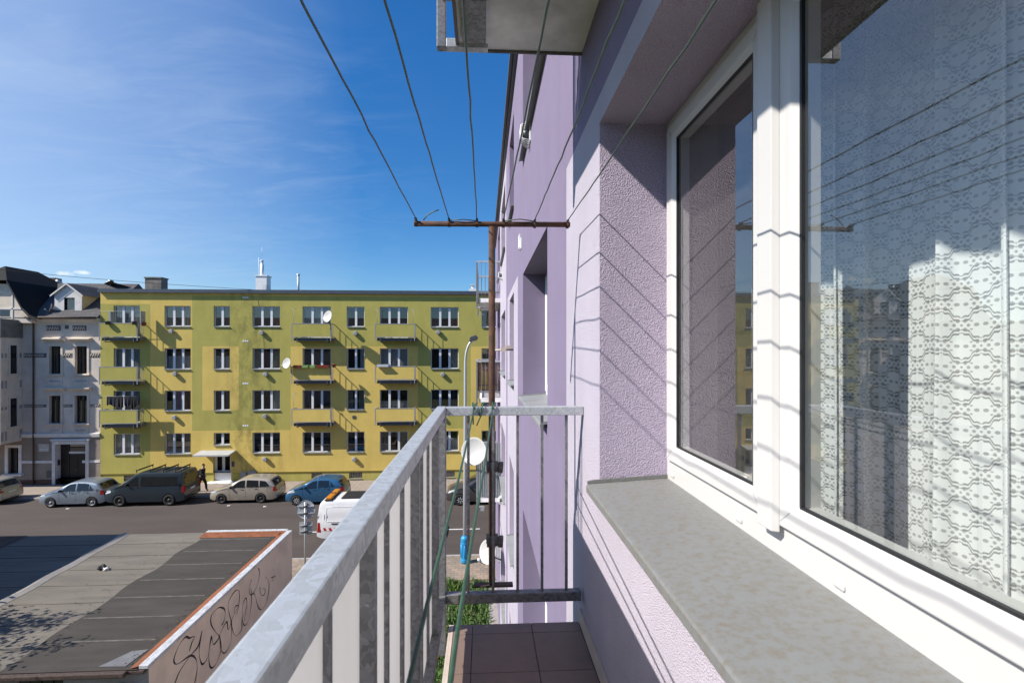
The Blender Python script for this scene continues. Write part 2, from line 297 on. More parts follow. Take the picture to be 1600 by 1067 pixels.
# ------------------------------------------------------------------ mesh helpers
class MB:
    """collects shapes and links them as ONE mesh object"""
    def __init__(s): s.v = []; s.f = []; s.mi = []; s.sm = []; s.cur = 0; s.uv = None
    def face(s, pts, smooth=False):
        b = len(s.v); s.v += [tuple(p) for p in pts]; s.f.append(tuple(range(b, b + len(pts)))); s.mi.append(s.cur); s.sm.append(smooth); return s
    def box(s, a, b):
        x0, x1 = sorted((a[0], b[0])); y0, y1 = sorted((a[1], b[1])); z0, z1 = sorted((a[2], b[2]))
        k = len(s.v); s.v += [(x, y, z) for z in (z0, z1) for y in (y0, y1) for x in (x0, x1)]
        for q in ((0, 2, 3, 1), (4, 5, 7, 6), (0, 1, 5, 4), (2, 6, 7, 3), (0, 4, 6, 2), (1, 3, 7, 5)):
            s.f.append(tuple(k + i for i in q)); s.mi.append(s.cur); s.sm.append(False)
        return s
    def prism(s, poly, axis, a, b):
        """polygon (u,w) extruded along axis from a to b; u,w are the other two axes in order"""
        def P(u, w, t): return {'x': (t, u, w), 'y': (u, t, w), 'z': (u, w, t)}[axis]
        n = len(poly); k = len(s.v)
        s.v += [P(u, w, a) for u, w in poly] + [P(u, w, b) for u, w in poly]
        s.f.append(tuple(k + i for i in range(n))[::-1]); s.f.append(tuple(k + n + i for i in range(n)))
        for i in range(n): s.f.append((k + i, k + (i + 1) % n, k + n + (i + 1) % n, k + n + i))
        s.mi += [s.cur] * (n + 2); s.sm += [False] * (n + 2); return s
    def tube(s, pts, r, n=8, caps=True, smooth=True):
        pts = [Vector(p) for p in pts]; rs = r if isinstance(r, (list, tuple)) else [r] * len(pts)
        k0 = len(s.v); up = None
        for i, p in enumerate(pts):
            d = (pts[min(i + 1, len(pts) - 1)] - pts[max(i - 1, 0)]).normalized()
            if up is None or abs(up.dot(d)) > 0.95: up = Vector((0, 0, 1)) if abs(d.z) < 0.9 else Vector((1, 0, 0))
            a = d.cross(up).normalized(); b = a.cross(d).normalized(); up = b
            for j in range(n):
                t = 2 * math.pi * j / n; q = p + (a * math.cos(t) + b * math.sin(t)) * rs[i]; s.v.append(tuple(q))
        for i in range(len(pts) - 1):
            for j in range(n):
                a0 = k0 + i * n + j; a1 = k0 + i * n + (j + 1) % n
                s.f.append((a0, a0 + n, a1 + n, a1)); s.mi.append(s.cur); s.sm.append(smooth)
        if caps:
            s.f.append(tuple(k0 + j for j in range(n))); s.mi.append(s.cur); s.sm.append(False)
            e = k0 + (len(pts) - 1) * n
            s.f.append(tuple(e + j for j in range(n))[::-1]); s.mi.append(s.cur); s.sm.append(False)
        return s
    def lathe(s, prof, centre, axis=(0, 0, 1), n=24, smooth=True):
        ax = Vector(axis).normalized(); u = ax.orthogonal().normalized(); w = ax.cross(u); c = Vector(centre); k = len(s.v)
        for r, h in prof:
            for j in range(n):
                t = 2 * math.pi * j / n; s.v.append(tuple(c + ax * h + (u * math.cos(t) + w * math.sin(t)) * r))
        for i in range(len(prof) - 1):
            for j in range(n):
                a = k + i * n + j; b = k + i * n + (j + 1) % n
                s.f.append((a, b, b + n, a + n)); s.mi.append(s.cur); s.sm.append(smooth)
        return s
    def build(s, name, mats, parent=None, bevel=0.0, angle=None, local=False):
        me = bpy.data.meshes.new(name); me.from_pydata(s.v, [], s.f)
        for m in (mats if isinstance(mats, (list, tuple)) else [mats]): me.materials.append(m)
        me.polygons.foreach_set('material_index', s.mi); me.polygons.foreach_set('use_smooth', s.sm)
        if s.uv:
            ul = me.uv_layers.new(name='UVMap')
            for l in me.loops: ul.data[l.index].uv = s.uv[l.vertex_index]
        me.update()
        if bevel:
            bm = bmesh.new(); bm.from_mesh(me)
            bmesh.ops.remove_doubles(bm, verts=bm.verts, dist=1e-5)
            es = [e for e in bm.edges if len(e.link_faces) == 2 and e.calc_face_angle(0) > 0.5]
            bmesh.ops.bevel(bm, geom=es, offset=bevel, segments=2, affect='EDGES', profile=0.6)
            bm.to_mesh(me); bm.free()
            me.update()
        if angle is not None:
            me.polygons.foreach_set('use_smooth', [True] * len(me.polygons))
            try: me.set_sharp_from_angle(angle=R(angle))
            except Exception: pass
        o = bpy.data.objects.new(name, me); col.objects.link(o)
        if parent is not None:
            o.parent = parent
            if not local:                      # shapes given in world coordinates: keep them where they are
                r = parent
                off = Vector((0, 0, 0))
                while r is not None: off += r.location; r = r.parent
                me.transform(Matrix.Translation(-off))
        return o
def tag(o, label=None, cat=None, group=None, kind=None):
    if label: o['label'] = label
    if cat: o['category'] = cat
    if group: o['group'] = group
    if kind: o['kind'] = kind
    return o
def thing(name, label, cat, loc=(0, 0, 0), rz=0, group=None):
    o = bpy.data.objects.new(name, None); o.empty_display_size = 0.2; col.objects.link(o); o.location = loc; o.rotation_euler = (0, 0, rz)
    return tag(o, label, cat, group)
def kids(o): return [c for c in bpy.data.objects if c.parent == o]
def copy_tree(o, parent=None):
    c = o.copy(); col.objects.link(c); c.parent = parent
    for ch in kids(o): copy_tree(ch, c)
    return c

def wall_grid(mb, axis, P, us, ws, holes, paint, depth, sign=1, jamb=None):
    """a wall sheet on axis=P ('x' or 'y'); u = the other horizontal axis, w = z.
    holes: (u0,u1,w0,w1); paint(u,w)->material index; jambs run 'depth' inwards (sign)."""
    def Pt(u, w, d=0.0): return (P + sign * d, u, w) if axis == 'x' else (u, P + sign * d, w)
    us = sorted(set([round(x, 4) for x in us] + [round(x, 4) for h in holes for x in h[:2]]))
    ws = sorted(set([round(x, 4) for x in ws] + [round(x, 4) for h in holes for x in h[2:4]]))
    for i in range(len(us) - 1):
        for j in range(len(ws) - 1):
            u = (us[i] + us[i + 1]) / 2; w = (ws[j] + ws[j + 1]) / 2
            if any(h[0] < u < h[1] and h[2] < w < h[3] for h in holes): continue
            mb.cur = paint(u, w)
            mb.face([Pt(us[i], ws[j]), Pt(us[i + 1], ws[j]), Pt(us[i + 1], ws[j + 1]), Pt(us[i], ws[j + 1])])
    for h in holes:
        d = h[4] if len(h) > 4 else depth
        u0, u1, w0, w1 = h[:4]
        mb.cur = paint((u0 + u1) / 2, (w0 + w1) / 2) if jamb is None else (jamb((u0 + u1) / 2, (w0 + w1) / 2) if callable(jamb) else jamb)
        mb.face([Pt(u0, w0), Pt(u0, w1), Pt(u0, w1, d), Pt(u0, w0, d)])
        mb.face([Pt(u1, w0), Pt(u1, w0, d), Pt(u1, w1, d), Pt(u1, w1)])
        mb.face([Pt(u0, w1), Pt(u1, w1), Pt(u1, w1, d), Pt(u0, w1, d)])
        mb.face([Pt(u0, w0), Pt(u0, w0, d), Pt(u1, w0, d), Pt(u1, w0)])

# ------------------------------------------------------------------ the setting
YB = 36.3                                              # street front opposite
g = MB(); g.face([(-400, -300, -0.02), (400, -300, -0.02), (400, 500, -0.02), (-400, 500, -0.02)])
tag(g.build('ground', MT['soil']), kind='structure')
g = MB(); g.face([(-80, 22.8, 0), (60, 22.8, 0), (60, 32.95, 0), (-80, 32.95, 0)])
tag(g.build('road', MT['asphalt']), kind='structure')
g = MB(); g.box((-80, 33.09, -0.3), (60, YB + 0.02, 0.10)); tag(g.build('far_pavement', MT['pave_far']), kind='structure')
g = MB(); g.box((-80, 20.3, -0.3), (60, 22.66, 0.10)); tag(g.build('near_pavement', MT['pave_near']), kind='structure')
g = MB()
for i in range(70):
    g.box((-80 + 2 * i, 32.95, -0.2), (-78.008 + 2 * i, 33.09, 0.112)); 
tag(g.build('far_kerb', MT['kerb'], bevel=0.012), kind='structure')
g = MB()
for i in range(70): g.box((-80 + 2 * i, 22.66, -0.2), (-78.008 + 2 * i, 22.8, 0.112))
tag(g.build('near_kerb', MT['kerb'], bevel=0.012), kind='structure')
g = MB()
for i in range(-9, 5):
    x = -4.2 + i * 6.0 + 1.0
    g.face([(x, 26.28, 0.004), (x + 3.0, 26.28, 0.004), (x + 3.0, 26.40, 0.004), (x, 26.40, 0.004)])
tag(g.build('road_marking', MT['line']), kind='structure')
g = MB(); g.box((0.17, 2.0, -0.1), (0.49, 20.3, 0.03)); tag(g.build('concrete_path', mat('weathered path concrete', (0.30, 0.285, 0.26), 0.9, var=0.2, vscale=5, bump=0.4)), kind='structure')

# lawn beneath the balconies: nobody could count its blades
def lawn():
    mb = MB(); r = random.Random(3)
    for k in range(19000):
        x = -4.6 + r.random() * 4.78; y = 8.5 + r.random() * 11.7
        clump = math.sin(x * 3.1 + 1.3 * math.sin(y * 2.2)) * math.sin(y * 2.7 + x) 
        h = 0.10 + 0.22 * max(0, clump) + r.random() * 0.10; a = r.random() * 6.283; w = 0.012 + r.random() * 0.02
        lx, ly = math.cos(a), math.sin(a); bx, by = lx * h * 0.6 * r.random(), ly * h * 0.6 * r.random()
        mb.cur = 0 if r.random() < 0.55 else 1
        mb.face([(x - ly * w, y + lx * w, -0.02), (x + ly * w, y - lx * w, -0.02), (x + bx + ly * w, y + by - lx * w, h * 0.7), (x + bx * 1.8, y + by * 1.8, h)])
    for k in range(230):
        cx = -4.4 + r.random() * 4.5; cy = 11 + r.random() * 9.0; hh = 0.12 + 0.3 * r.random()
        for q in range(34):
            px, py, pz = cx + r.gauss(0, .16), cy + r.gauss(0, .16), hh * r.random() + 0.05; s_ = r.uniform(.02, .05); a = r.random() * 6.283; tl = r.uniform(-.5, .5)
            mb.cur = r.choice((0, 1, 3)); ca, sa = math.cos(a) * s_, math.sin(a) * s_
            mb.face([(px - ca, py - sa, pz - tl * s_), (px + sa * .6, py - ca * .6, pz + .008), (px + ca, py + sa, pz + tl * s_), (px - sa * .6, py + ca * .6, pz + .008)])
    mb.cur = 2
    for k in range(170):
        x = -3.2 + r.random() * 2.4; y = 10 + r.random() * 9.9; z = 0.16 + r.random() * 0.18; s = 0.022
        mb.face([(x + s * math.cos(t), y + s * math.sin(t), z + 0.008 * math.cos(2 * t)) for t in [i * 1.0472 for i in range(6)]])
    return mb.build('grass', [mat('grass green', (0.05, 0.115, 0.02), 0.6, var=0.3), mat('fresh grass green', (0.085, 0.165, 0.03), 0.6, var=0.3), mat('dandelion yellow', (0.65, 0.48, 0.03), 0.7), mat('dry olive leaf', (0.09, 0.10, 0.03), 0.7, var=0.3)])
tag(lawn(), 'bright green lawn with yellow dandelions below the balcony', 'grass', kind='stuff')

# ------------------------------------------------------------------ the purple building we stand on
XW = 0.488                  # wall face
XG = 0.777                  # window frame face
F = 2.93                    # storey height
ZF = 7.74                   # balcony floor of our storey
ZS, ZT = 8.56, 10.064       # window opening
YE = 21.0                   # far end of the building
purple = thing('purple_apartment_building', 'purple and lilac rendered apartment block at the right, seen along its wall', 'building', (0.488, 8, 0))
COLS = [(-0.62, 2.137), (3.917, 6.375), (8.303, 9.72), (11.66, 14.31), (15.6, 17.8)]
holes = []
for k in (-2, -1, 0, 1):
    for (a, b) in COLS: holes.append((a, b, ZS - 0.048 + k * F, ZT + k * F))
ROOF = 13.35
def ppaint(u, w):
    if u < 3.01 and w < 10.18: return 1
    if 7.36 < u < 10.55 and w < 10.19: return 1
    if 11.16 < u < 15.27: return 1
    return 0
mb = MB()
wall_us = [-6, -3, 0, 3.01, 7.36, 10.55, 11.16, 15.27, YE]; wall_ws = [0, 10.18, 10.19, ROOF]
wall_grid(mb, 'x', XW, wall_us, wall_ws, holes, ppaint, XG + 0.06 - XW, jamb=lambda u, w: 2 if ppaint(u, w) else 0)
mb.cur = 0
mb.face([(XW, YE, 0), (12, YE, 0), (12, YE, ROOF), (XW, YE, ROOF)])
mb.face([(XW, -6, 0), (XW, -6, ROOF), (12, -6, ROOF), (12, -6, 0)])
mb.face([(12, -6, 0), (12, -6, ROOF), (12, YE, ROOF), (12, YE, 0)])
mb.build('wall', [MT['purple'], MT['lilac'], MT['reveal']], purple)
mb = MB(); mb.box((XW - 0.05, -6.1, ROOF + 0.003), (12.1, YE + 0.1, ROOF + 0.16)); rf = mb.build('roof', MT['dgrey'], purple)
mb = MB(); mb.box((XW - 0.11, -6.1, ROOF + 0.06), (XW - 0.052, YE + 0.1, ROOF + 0.15)); mb.build('gutter', MT['dgrey'], rf, bevel=0.015)
# rooms behind the panes: dark partitions, floors and a back wall
mb = MB()
mb.cur = 0
for k in (-2, -1, 0, 1):
    zf = ZF + k * F
    if zf > 0:
        for (a, b) in ((-5.9, 3.0), (3.1, 7.4), (7.5, 10.9), (11.0, 15.0), (15.1, YE - 0.05)):
            x0, x1, y0, y1, z0, z1 = XG + 0.075, XG + 4.0, a, b, zf, zf + 2.65
            for q in ([(x1, y0, z0), (x1, y1, z0), (x1, y1, z1), (x1, y0, z1)], [(x0, y0, z0), (x1, y0, z0), (x1, y0, z1), (x0, y0, z1)], [(x0, y1, z0), (x1, y1, z0), (x1, y1, z1), (x0, y1, z1)],
                      [(x0, y0, z0), (x1, y0, z0), (x1, y1, z0), (x0, y1, z0)], [(x0, y0, z1), (x1, y0, z1), (x1, y1, z1), (x0, y1, z1)]): mb.face(q)
mb.build('room', MT['room'], purple)

def purple_window(a, b, z0, z1, near=False):
    """three-light casement in the opening a..b; fixed frame, sashes, panes, sill"""
    if near: mulls = [(1.293, 1.352), (0.268, 0.327)]
    else:
        n = 3 if b - a > 2 else 2
        mulls = [(a + (b - a) * i / n - 0.07, a + (b - a) * i / n + 0.07) for i in range(1, n)][::-1]
    fr = MB(); fw = 0.05; fb = 0.098 if near else 0.062; d0, d1 = XG, XG + 0.058
    fr.box((d0, a, z0), (d1, b, z0 + fb)); fr.box((d0, a, z1 - fw), (d1, b, z1))
    fr.box((d0, b - fw, z0 + fb), (d1, b, z1 - fw)); fr.box((d0, a, z0 + fb), (d1, a + fw, z1 - fw))
    for (m0, m1) in mulls: fr.box((d0 + 0.003, m0 - 0.02, z0 + fb), (d1 - 0.012, m1 + 0.02, z1 - fw))
    if near:                                         # drain caps on the frame
        for y in (2.05, 1.50, 1.06): fr.box((d0 - 0.005, y, z0 + 0.022), (d0 + 0.001, y + 0.035, z0 + 0.036))
    win = fr.build('window', MT['pvc'] if near else MT['pvc_far'], purple, bevel=0.004 if near else 0)
    edges = [b - fw + 0.012] + [v for m0, m1 in mulls for v in (m1, m0)] + [a + fw - 0.012]
    for i in range(0, len(edges), 2):
        y1, y0 = edges[i], edges[i + 1]; sw = 0.078; zz0, zz1 = z0 + (0.092 if near else 0.055), z1 - 0.042; kz = 0.8 if near else 1.0; x0, x1 = XG - 0.016, XG + 0.05
        s = MB()
        # mitred sash with a chamfered inner lip
        def ring(x, o): return [(x, y0 + o, zz0 + o * kz), (x, y1 - o, zz0 + o * kz), (x, y1 - o, zz1 - o * kz), (x, y0 + o, zz1 - o * kz)]
        rings = [ring(x1, 0), ring(x0, 0), ring(x0, sw - 0.02), ring(x0 + 0.012, sw), ring(x1, sw)]
        for ra, rb in zip(rings, rings[1:]):
            for j in range(4): s.face([ra[j], rb[j], rb[(j + 1) % 4], ra[(j + 1) % 4]])
        s.build('sash', MT['pvc'] if near else MT['pvc_far'], win, bevel=0.0035 if near else 0)
        p = MB(); o = sw - 0.004
        if near:
            for cy, cz, sy, sz in ((y0, zz0, 1, 1), (y1, zz0, -1, 1), (y0, zz1, 1, -1), (y1, zz1, -1, -1)):
                wl = MB(); e_ = 0.0009; q = sw - 0.02; wl.face([(x0 - 0.0004, cy - sy * e_, cz + sz * e_), (x0 - 0.0004, cy + sy * e_, cz - sz * e_), (x0 - 0.0004, cy + sy * (q + e_), cz + sz * (q * kz - e_)), (x0 - 0.0004, cy + sy * (q - e_), cz + sz * (q * kz + e_))]); wl.build('weld_seam', MT['grey'], win)
            gk = MB(); ro, ri = ring(x0 + 0.0125, sw - 0.001), ring(x0 + 0.0125, sw + 0.007)
            for j in range(4): gk.face([ro[j], ri[j], ri[(j + 1) % 4], ro[(j + 1) % 4]])
            rj = ring(x0 + 0.022, sw + 0.007)
            for j in range(4): gk.face([ri[j], rj[j], rj[(j + 1) % 4], ri[(j + 1) % 4]])
            gk.build('gasket', MT['gasket'], win)
        x = x0 + 0.021
        p.face([(x, y0 + o, zz0 + o * kz), (x, y0 + o, zz1 - o * kz), (x, y1 - o, zz1 - o * kz), (x, y1 - o, zz0 + o * kz)])
        p.build('pane', MT['glass'], win)
    if near:                                         # cover strip over the meeting sashes
        for (m0, m1) in mulls:
            c = MB(); mid = (m0 + m1) / 2
            c.prism([(XG - 0.016, mid - 0.044), (XG - 0.034, mid - 0.034), (XG - 0.034, mid + 0.034), (XG - 0.016, mid + 0.044)], 'z', z0 + 0.074, z1 - 0.02)
            c.build('cover_strip', MT['pvc'], win, bevel=0.003)
    s = MB(); e = 0.0 if near else 0.0
    # sheet sill: sloping plate, down-turned front edge, upstand at each end
    xf = XW - 0.058; t = 0.004
    zb, zfr = z0 + 0.004, z0 - 0.016
    prof = [(XG + 0.0, zb), (xf + 0.012, zfr), (xf + 0.004, zfr - 0.003), (xf, zfr - 0.010), (xf, zfr - 0.034), (xf + t, zfr - 0.034), (xf + t, zfr - 0.012), (xf + 0.014, zfr - 0.007), (XG, zb - t)]
    pr = [(x, z) for x, z in prof]
    s.prism(pr, 'y', a + 0.003, b - 0.003)
    if near: s.box((xf + 0.02, b - 0.0028, zfr - 0.005), (XW + 0.002, b + 0.012, zfr + 0.012))
    for y in (a + 0.004, b - 0.010):
        s.prism([(XG - 0.002, zb + 0.001), (xf + 0.004, zfr + 0.001), (xf + 0.004, zfr + 0.012), (xf + 0.03, zfr + 0.017), (XG - 0.002, zb + 0.016)], 'y', y, y + 0.006)
    s.build('sill', MT['sill'] if near else MT['sill_far'], win, angle=25 if near else None)
    return win
for k in (-2, -1, 0, 1):
    for (a, b) in COLS:
        near = (k == 0 and a < 0)
        if not near and (a < 0): continue
        purple_window(a, b, ZS + k * F, ZT + k * F, near)
purple_window(COLS[0][0], COLS[0][1], ZS + F, ZT + F)

def wall_vent(y, z, s=0.11):
    v = MB(); x = XW
    v.box((x - 0.012, y - s, z - s), (x, y + s, z + s))
    for i in range(5):
        t = -s + 2 * s * i / 4; v.tube([(x - 0.01, y + t, z + s), (x - 0.10, y + t * 0.6, z + s * 0.6), (x - 0.10, y + t * 0.6, z - s * 0.6), (x - 0.01, y + t, z - s)], 0.006, 5)
    for t in (-0.6, 0, 0.6): v.tube([(x - 0.10, y - s * 0.6, z + s * t), (x - 0.10, y + s * 0.6, z + s * t)], 0.006, 5)
    v.cur = 1; v.lathe([(0.045, 0), (0.045, 0.07), (0.0, 0.072)], (x - 0.005, y, z), (-1, 0, 0), 12)
    v.build('wall_vent', [MT['white'], MT['dgrey']], purple)
wall_vent(5.41, 11.40); wall_vent(13.48, 11.1)
wall_vent(13.3, 11.1 - 2 * F)
mb = MB(); mb.box((XW - 0.012, 6.62, 10.44), (XW, 6.80, 10.58)); mb.box((XW - 0.014, 6.86, 10.5), (XW, 7.06, 10.68)); mb.build('air_grille', MT['white'], purple)
mb = MB(); mb.tube([(XW, 8.45, 9.13), (0.17, 8.45, 9.12)], 0.016, 8); mb.box((0.28, 8.41, 9.10), (0.37, 8.49, 9.17)); mb.box((0.36, 8.40, 9.14), (0.44, 8.50, 9.20)); mb.build('wall_bracket', MT['tile_edge'], purple)

# balconies of the purple building (slab + rail each); ours and the one overhead are at Y < 2.5
def slab(z, y0, y1, tiles=False, t=0.13):
    s = MB(); s.cur = 0; s.box((-0.12, y0, z - t), (XW + 0.001, y1, z - 0.012)); s.cur = 1; s.box((-0.165, y0 + 0.002, z - 0.011), (-0.13, y1 - 0.002, z + 0.001)) if False else None
    s.cur = 1; s.box((-0.135, y0 - 0.012, z - t - 0.012), (-0.1205, y1 + 0.011, z - 0.02)); s.box((-0.12, y1 + 0.0005, z - t - 0.012), (XW - 0.002, y1 + 0.012, z - 0.02))
    b = s.build('balcony', [MT['concrete'], MT['concrete_dark']], purple)
    if tiles:
        gr = MB(); gr.box((-0.162, y0, z - 0.0115), (XW - 0.002, y1 + 0.03, z - 0.003)); gr.build('screed', MT['grout'], b)
        t = MB()
        xs = [-0.148, -0.055, 0.235, XW - 0.014]; ys = [y1 + 0.028]; y = y1 - 0.06; 
        while y > y0: ys.append(y); y -= 0.30
        for i in range(len(xs) - 1):
            for j in range(len(ys) - 1):
                if j == 0 and i == 0: pass
                t.box((xs[i] + 0.0015, ys[j + 1] + 0.0015, z - 0.0028), (xs[i + 1] - 0.0015, ys[j] - 0.0015, z + 0.004))
        t.build('floor_tiles', MT['tile'], b, bevel=0.0015)
        e = MB(); e.box((-0.172, y0, z - 0.05), (-0.1625, y1 + 0.03, z + 0.004)); e.box((-0.1622, y0, z - 0.0026), (-0.1495, y1 + 0.029, z + 0.0035)); e.build('tile_edging', MT['tile_edge'], b)
        k = MB(); k.box((XW - 0.0125, y0, z + 0.0045), (XW - 0.0005, y1 + 0.02, z + 0.075)); k.build('skirting', MT['tile_edge'], b, bevel=0.002)
    return b
bal = slab(ZF, -0.75, 2.525, True)
slab(ZF + F, -0.75, 2.525, t=0.083)
for k in (-1, 0, 1): slab(ZF + k * F, 15.05, 18.2)

XR = -0.205                                             # rail centre line
def railing(zf, y0, y1, far_end=True, near_end=True, loc=None, parent=None, mats=('galv', 'galv_dark'), label=None, infill=None, step=0.12):
    """galvanised square-tube railing: long side at XR, returns to the wall at its ends"""
    h = 0.022; fd = 0.105 if y0 < 0 else 0.30
    if parent is None: root = thing('balcony_railing', label, 'railing', (XR, (y0 + y1) / 2, zf))
    else:
        e = MB(); e.box((XR - h, y0 + h, zf + 1.091 - 0.044), (XR + h, y1 - h, zf + 1.091)); root = e.build('railing', MT[mats[0]], parent)
    zt0, zt1 = zf + 1.048, zf + 1.092; zb0, zb1 = zf + 0.142, zf + 0.188
    def tubebox(name, a, b, m=0, bev=0.004):
        q = MB(); q.box(a, b); return q.build(name, MT[mats[m]], root, bevel=bev)
    if parent is None: tubebox('top_rail', (XR - h, y0 + h, zt0), (XR + h, y1 + h, zt1))
    tubebox('bottom_rail', (XR - h, y0 + h, zb0), (XR + h, y1 - h - 0.001, zb1), 1)
    ends = ([y1] if far_end else []) + ([y0] if near_end else [])
    for ye in ends:
        tubebox('end_rail', (XR + h + 0.0005, ye - h, zt0 + 0.001), (XW - 0.001, ye + h, zt1 - 0.001))
        tubebox('end_rail', (XR + h + 0.0005, ye - h, zb0), (XW - 0.012, ye + h, zb1), 1)
        s = 1 if ye == y1 else -1
        tubebox('corner_post', (XR - h, ye - h, zf - fd), (XR + h, ye + h, zt0 - 0.0005), 1)
        tubebox('foot_bracket', (XR + h + 0.0005, ye - h, zf - fd), (0.02, ye + h, zf - fd + 0.044), 0)
        tubebox('foot_plate', (-0.10, ye - 0.36, zf - fd - 0.004), (0.01, ye - h - 0.04, zf - fd + 0.012), 1, 0)
        for x in (-0.075, 0.045, 0.165, 0.285, 0.405): tubebox('baluster', (x - 0.0065, ye - 0.0065, zb1), (x + 0.0065, ye + 0.0065, zt0), 1, 0)
    return root, (zb1, zt0)
own, (zb1, zt0) = railing(ZF, -0.72, 2.5, near_end=False, label='galvanised steel railing round the near balcony, white panel behind its bars')
# long-side bars: flat posts every third, thin square bars between them
for i, y in enumerate([2.35, 2.14, 1.94, 1.74, 1.525, 1.33, 1.12, 0.91, 0.70, 0.50, 0.30, 0.10, -0.10, -0.3, -0.5]):
    q = MB(); w = (0.026 if i % 3 == 1 else 0.011)
    q.box((XR - 0.010, y - w / 2, zb1 + 0.0003), (XR - 0.010 + w, y + w / 2, zt0 - 0.0003)); q.build('baluster', MT['galv_dark'], own, bevel=0.002)
q = MB(); ys = -0.70; 
while ys < 2.42:                                        # corrugated sheet outside the bars
    ye2 = min(2.44, ys + 0.205)
    q.prism([(XR - 0.018, ys), (XR - 0.012, ys + 0.012), (XR - 0.012, ye2 - 0.012), (XR - 0.018, ye2), (XR - 0.0205, ye2), (XR - 0.0145, ye2 - 0.011), (XR - 0.0145, ys + 0.011), (XR - 0.0205, ys)], 'z', ZF + 0.13, ZF + 1.046); ys = ye2
q.build('privacy_panel', MT['panel_white'], own)
b1, _ = railing(ZF + F, -0.72, 2.5, near_end=False, label='galvanised steel railing corner of the balcony overhead, cut by the top edge')
for k in (-1, 0, 1):
    fl = {1: 'open galvanised railing of the far balcony on the purple block, topmost of its column', 0: 'railing with brown bamboo screen on the far purple balcony at eye level', -1: 'railing with tall grey corrugated screen on the far purple balcony, lowest of its column'}[k]
    r_, _ = railing(ZF + k * F, 15.1, 18.2, label=fl)
    z = ZF + k * F
    for y in [15.1 + 0.16 * i for i in range(1, 19)]:
        q = MB(); q.box((XR - 0.007, y - 0.007, zb1 + k * F), (XR + 0.007, y + 0.007, zt0 + k * F)); q.build('baluster', MT['galv_dark'], r_)
    if k == 0:
        q = MB()
        for i in range(34):
            x = XR + 0.03 + i * 0.02; q.tube([(x, 15.13, z + 0.19), (x + 0.004 * math.sin(i), 15.13, z + 1.03)], 0.0095, 6)
        for i in range(100):
            y = 15.15 + i * 0.03; q.tube([(XR + 0.03, y, z + 0.19), (XR + 0.03, y, z + 1.03)], 0.0095, 6)
        q.build('bamboo_screen', mat('brown bamboo', (0.10, 0.055, 0.04), 0.8, var=0.4, vscale=20), r_)
    elif k == -1:
        q = MB(); n = 22
        for i in range(n):
            x0 = XR - 0.01 + i * 0.032; d = 0.008 if i % 2 else -0.008
            q.box((x0, 15.045 + d, z + 0.02), (x0 + 0.031, 15.052 + d, z + 1.62))
        q.build('screen', mat('grey plastic sheet', (0.30, 0.32, 0.33), 0.6, var=0.08), r_)
    else:
        q = MB(); q.box((XR + 0.023, 15.09, z + 0.62), (XW - 0.001, 15.11, z + 0.65)); q.build('middle_rail', MT['galv'], r_)

# inner jamb of the near window, with an added grey veil that mutes its left pane
m = MB(); m.box((XG + 0.076, 2.185, ZS - 0.2), (1.02, 2.99, ZT + 0.1)); m.build('inner_jamb', MT['niche'], purple)
m = MB(); m.box((1.021, 2.235, ZS - 0.2), (1.30, 2.985, ZT + 0.1)); m.build('inner_wall', MT['room'], purple)
m = MB(); m.box((XG + 0.076, -0.7, ZS - 0.30), (1.10, 2.184, ZS - 0.06)); m.build('inner_sill', MT['niche'], purple)
def veil_mat():
    m_, t, b = new_mat('grey haze veil'); t.nodes.remove(b); o = [n for n in t.nodes if n.type == 'OUTPUT_MATERIAL'][0]
    df = N(t, 'ShaderNodeBsdfDiffuse'); df.inputs[0].default_value = (0.20, 0.185, 0.18, 1); tr = N(t, 'ShaderNodeBsdfTransparent'); mx = N(t, 'ShaderNodeMixShader')
    f = ramp(t, noise(t, 420, 2, 0.5), [(0.35, (0.12,) * 3), (0.65, (0.28,) * 3)]); t.links.new(f, mx.inputs[0])
    t.links.new(tr.outputs[0], mx.inputs[1]); t.links.new(df.outputs[0], mx.inputs[2]); t.links.new(mx.outputs[0], o.inputs[0]); return m_
m = MB(); x = XG + 0.066; m.face([(x, 1.44, ZS + 0.06), (x, 1.44, ZT - 0.05), (x, 2.09, ZT - 0.05), (x, 2.09, ZS + 0.06)]); m.build('grey_veil', veil_mat(), purple)

# curtain in the near window
def curtain():
    mb = MB(); ny, nz = 560, 10; y0, y1 = -0.6, 2.15; z0, z1 = 8.20, 10.25; uv = []
    L = 0.0; prev = None; pts = []
    for i in range(ny + 1):
        d = (y1 - y0) * i / ny
        ph = d * 2 * math.pi / 0.165 + 1.5 * math.sin(d * 8.1 + 2.4) + 0.5 * math.sin(d * 17 + 1)
        x = 1.144 + 0.026 * math.cos(ph) + 0.006 * math.sin(ph * 2.3 + 1); y = y1 - d - 0.030 * math.sin(ph) - 0.004 * math.sin(ph * 2.7)
        if prev: L += math.hypot(y - prev[0], x - prev[1])
        prev = (y, x); pts.append((x, y, L))
    for j in range(nz + 1):
        z = z0 + (z1 - z0) * j / nz
        for (x, y, l) in pts:
            mb.v.append((1.144 + (x - 1.144) * (1.0 - 0.25 * j / nz) + 0.004 * math.sin(3 * z + l * 9), y, z)); uv.append((l, z + 0.003 * math.sin(l * 30)))
    for j in range(nz):
        for i in range(ny):
            a = j * (ny + 1) + i; mb.f.append((a, a + 1, a + ny + 2, a + ny + 1)); mb.mi.append(0); mb.sm.append(True)
    mb.uv = uv; return mb.build('lace_curtain', MT['lace'])
tag(curtain(), 'white lace curtain with ogee medallions hanging behind the near window', 'curtain')

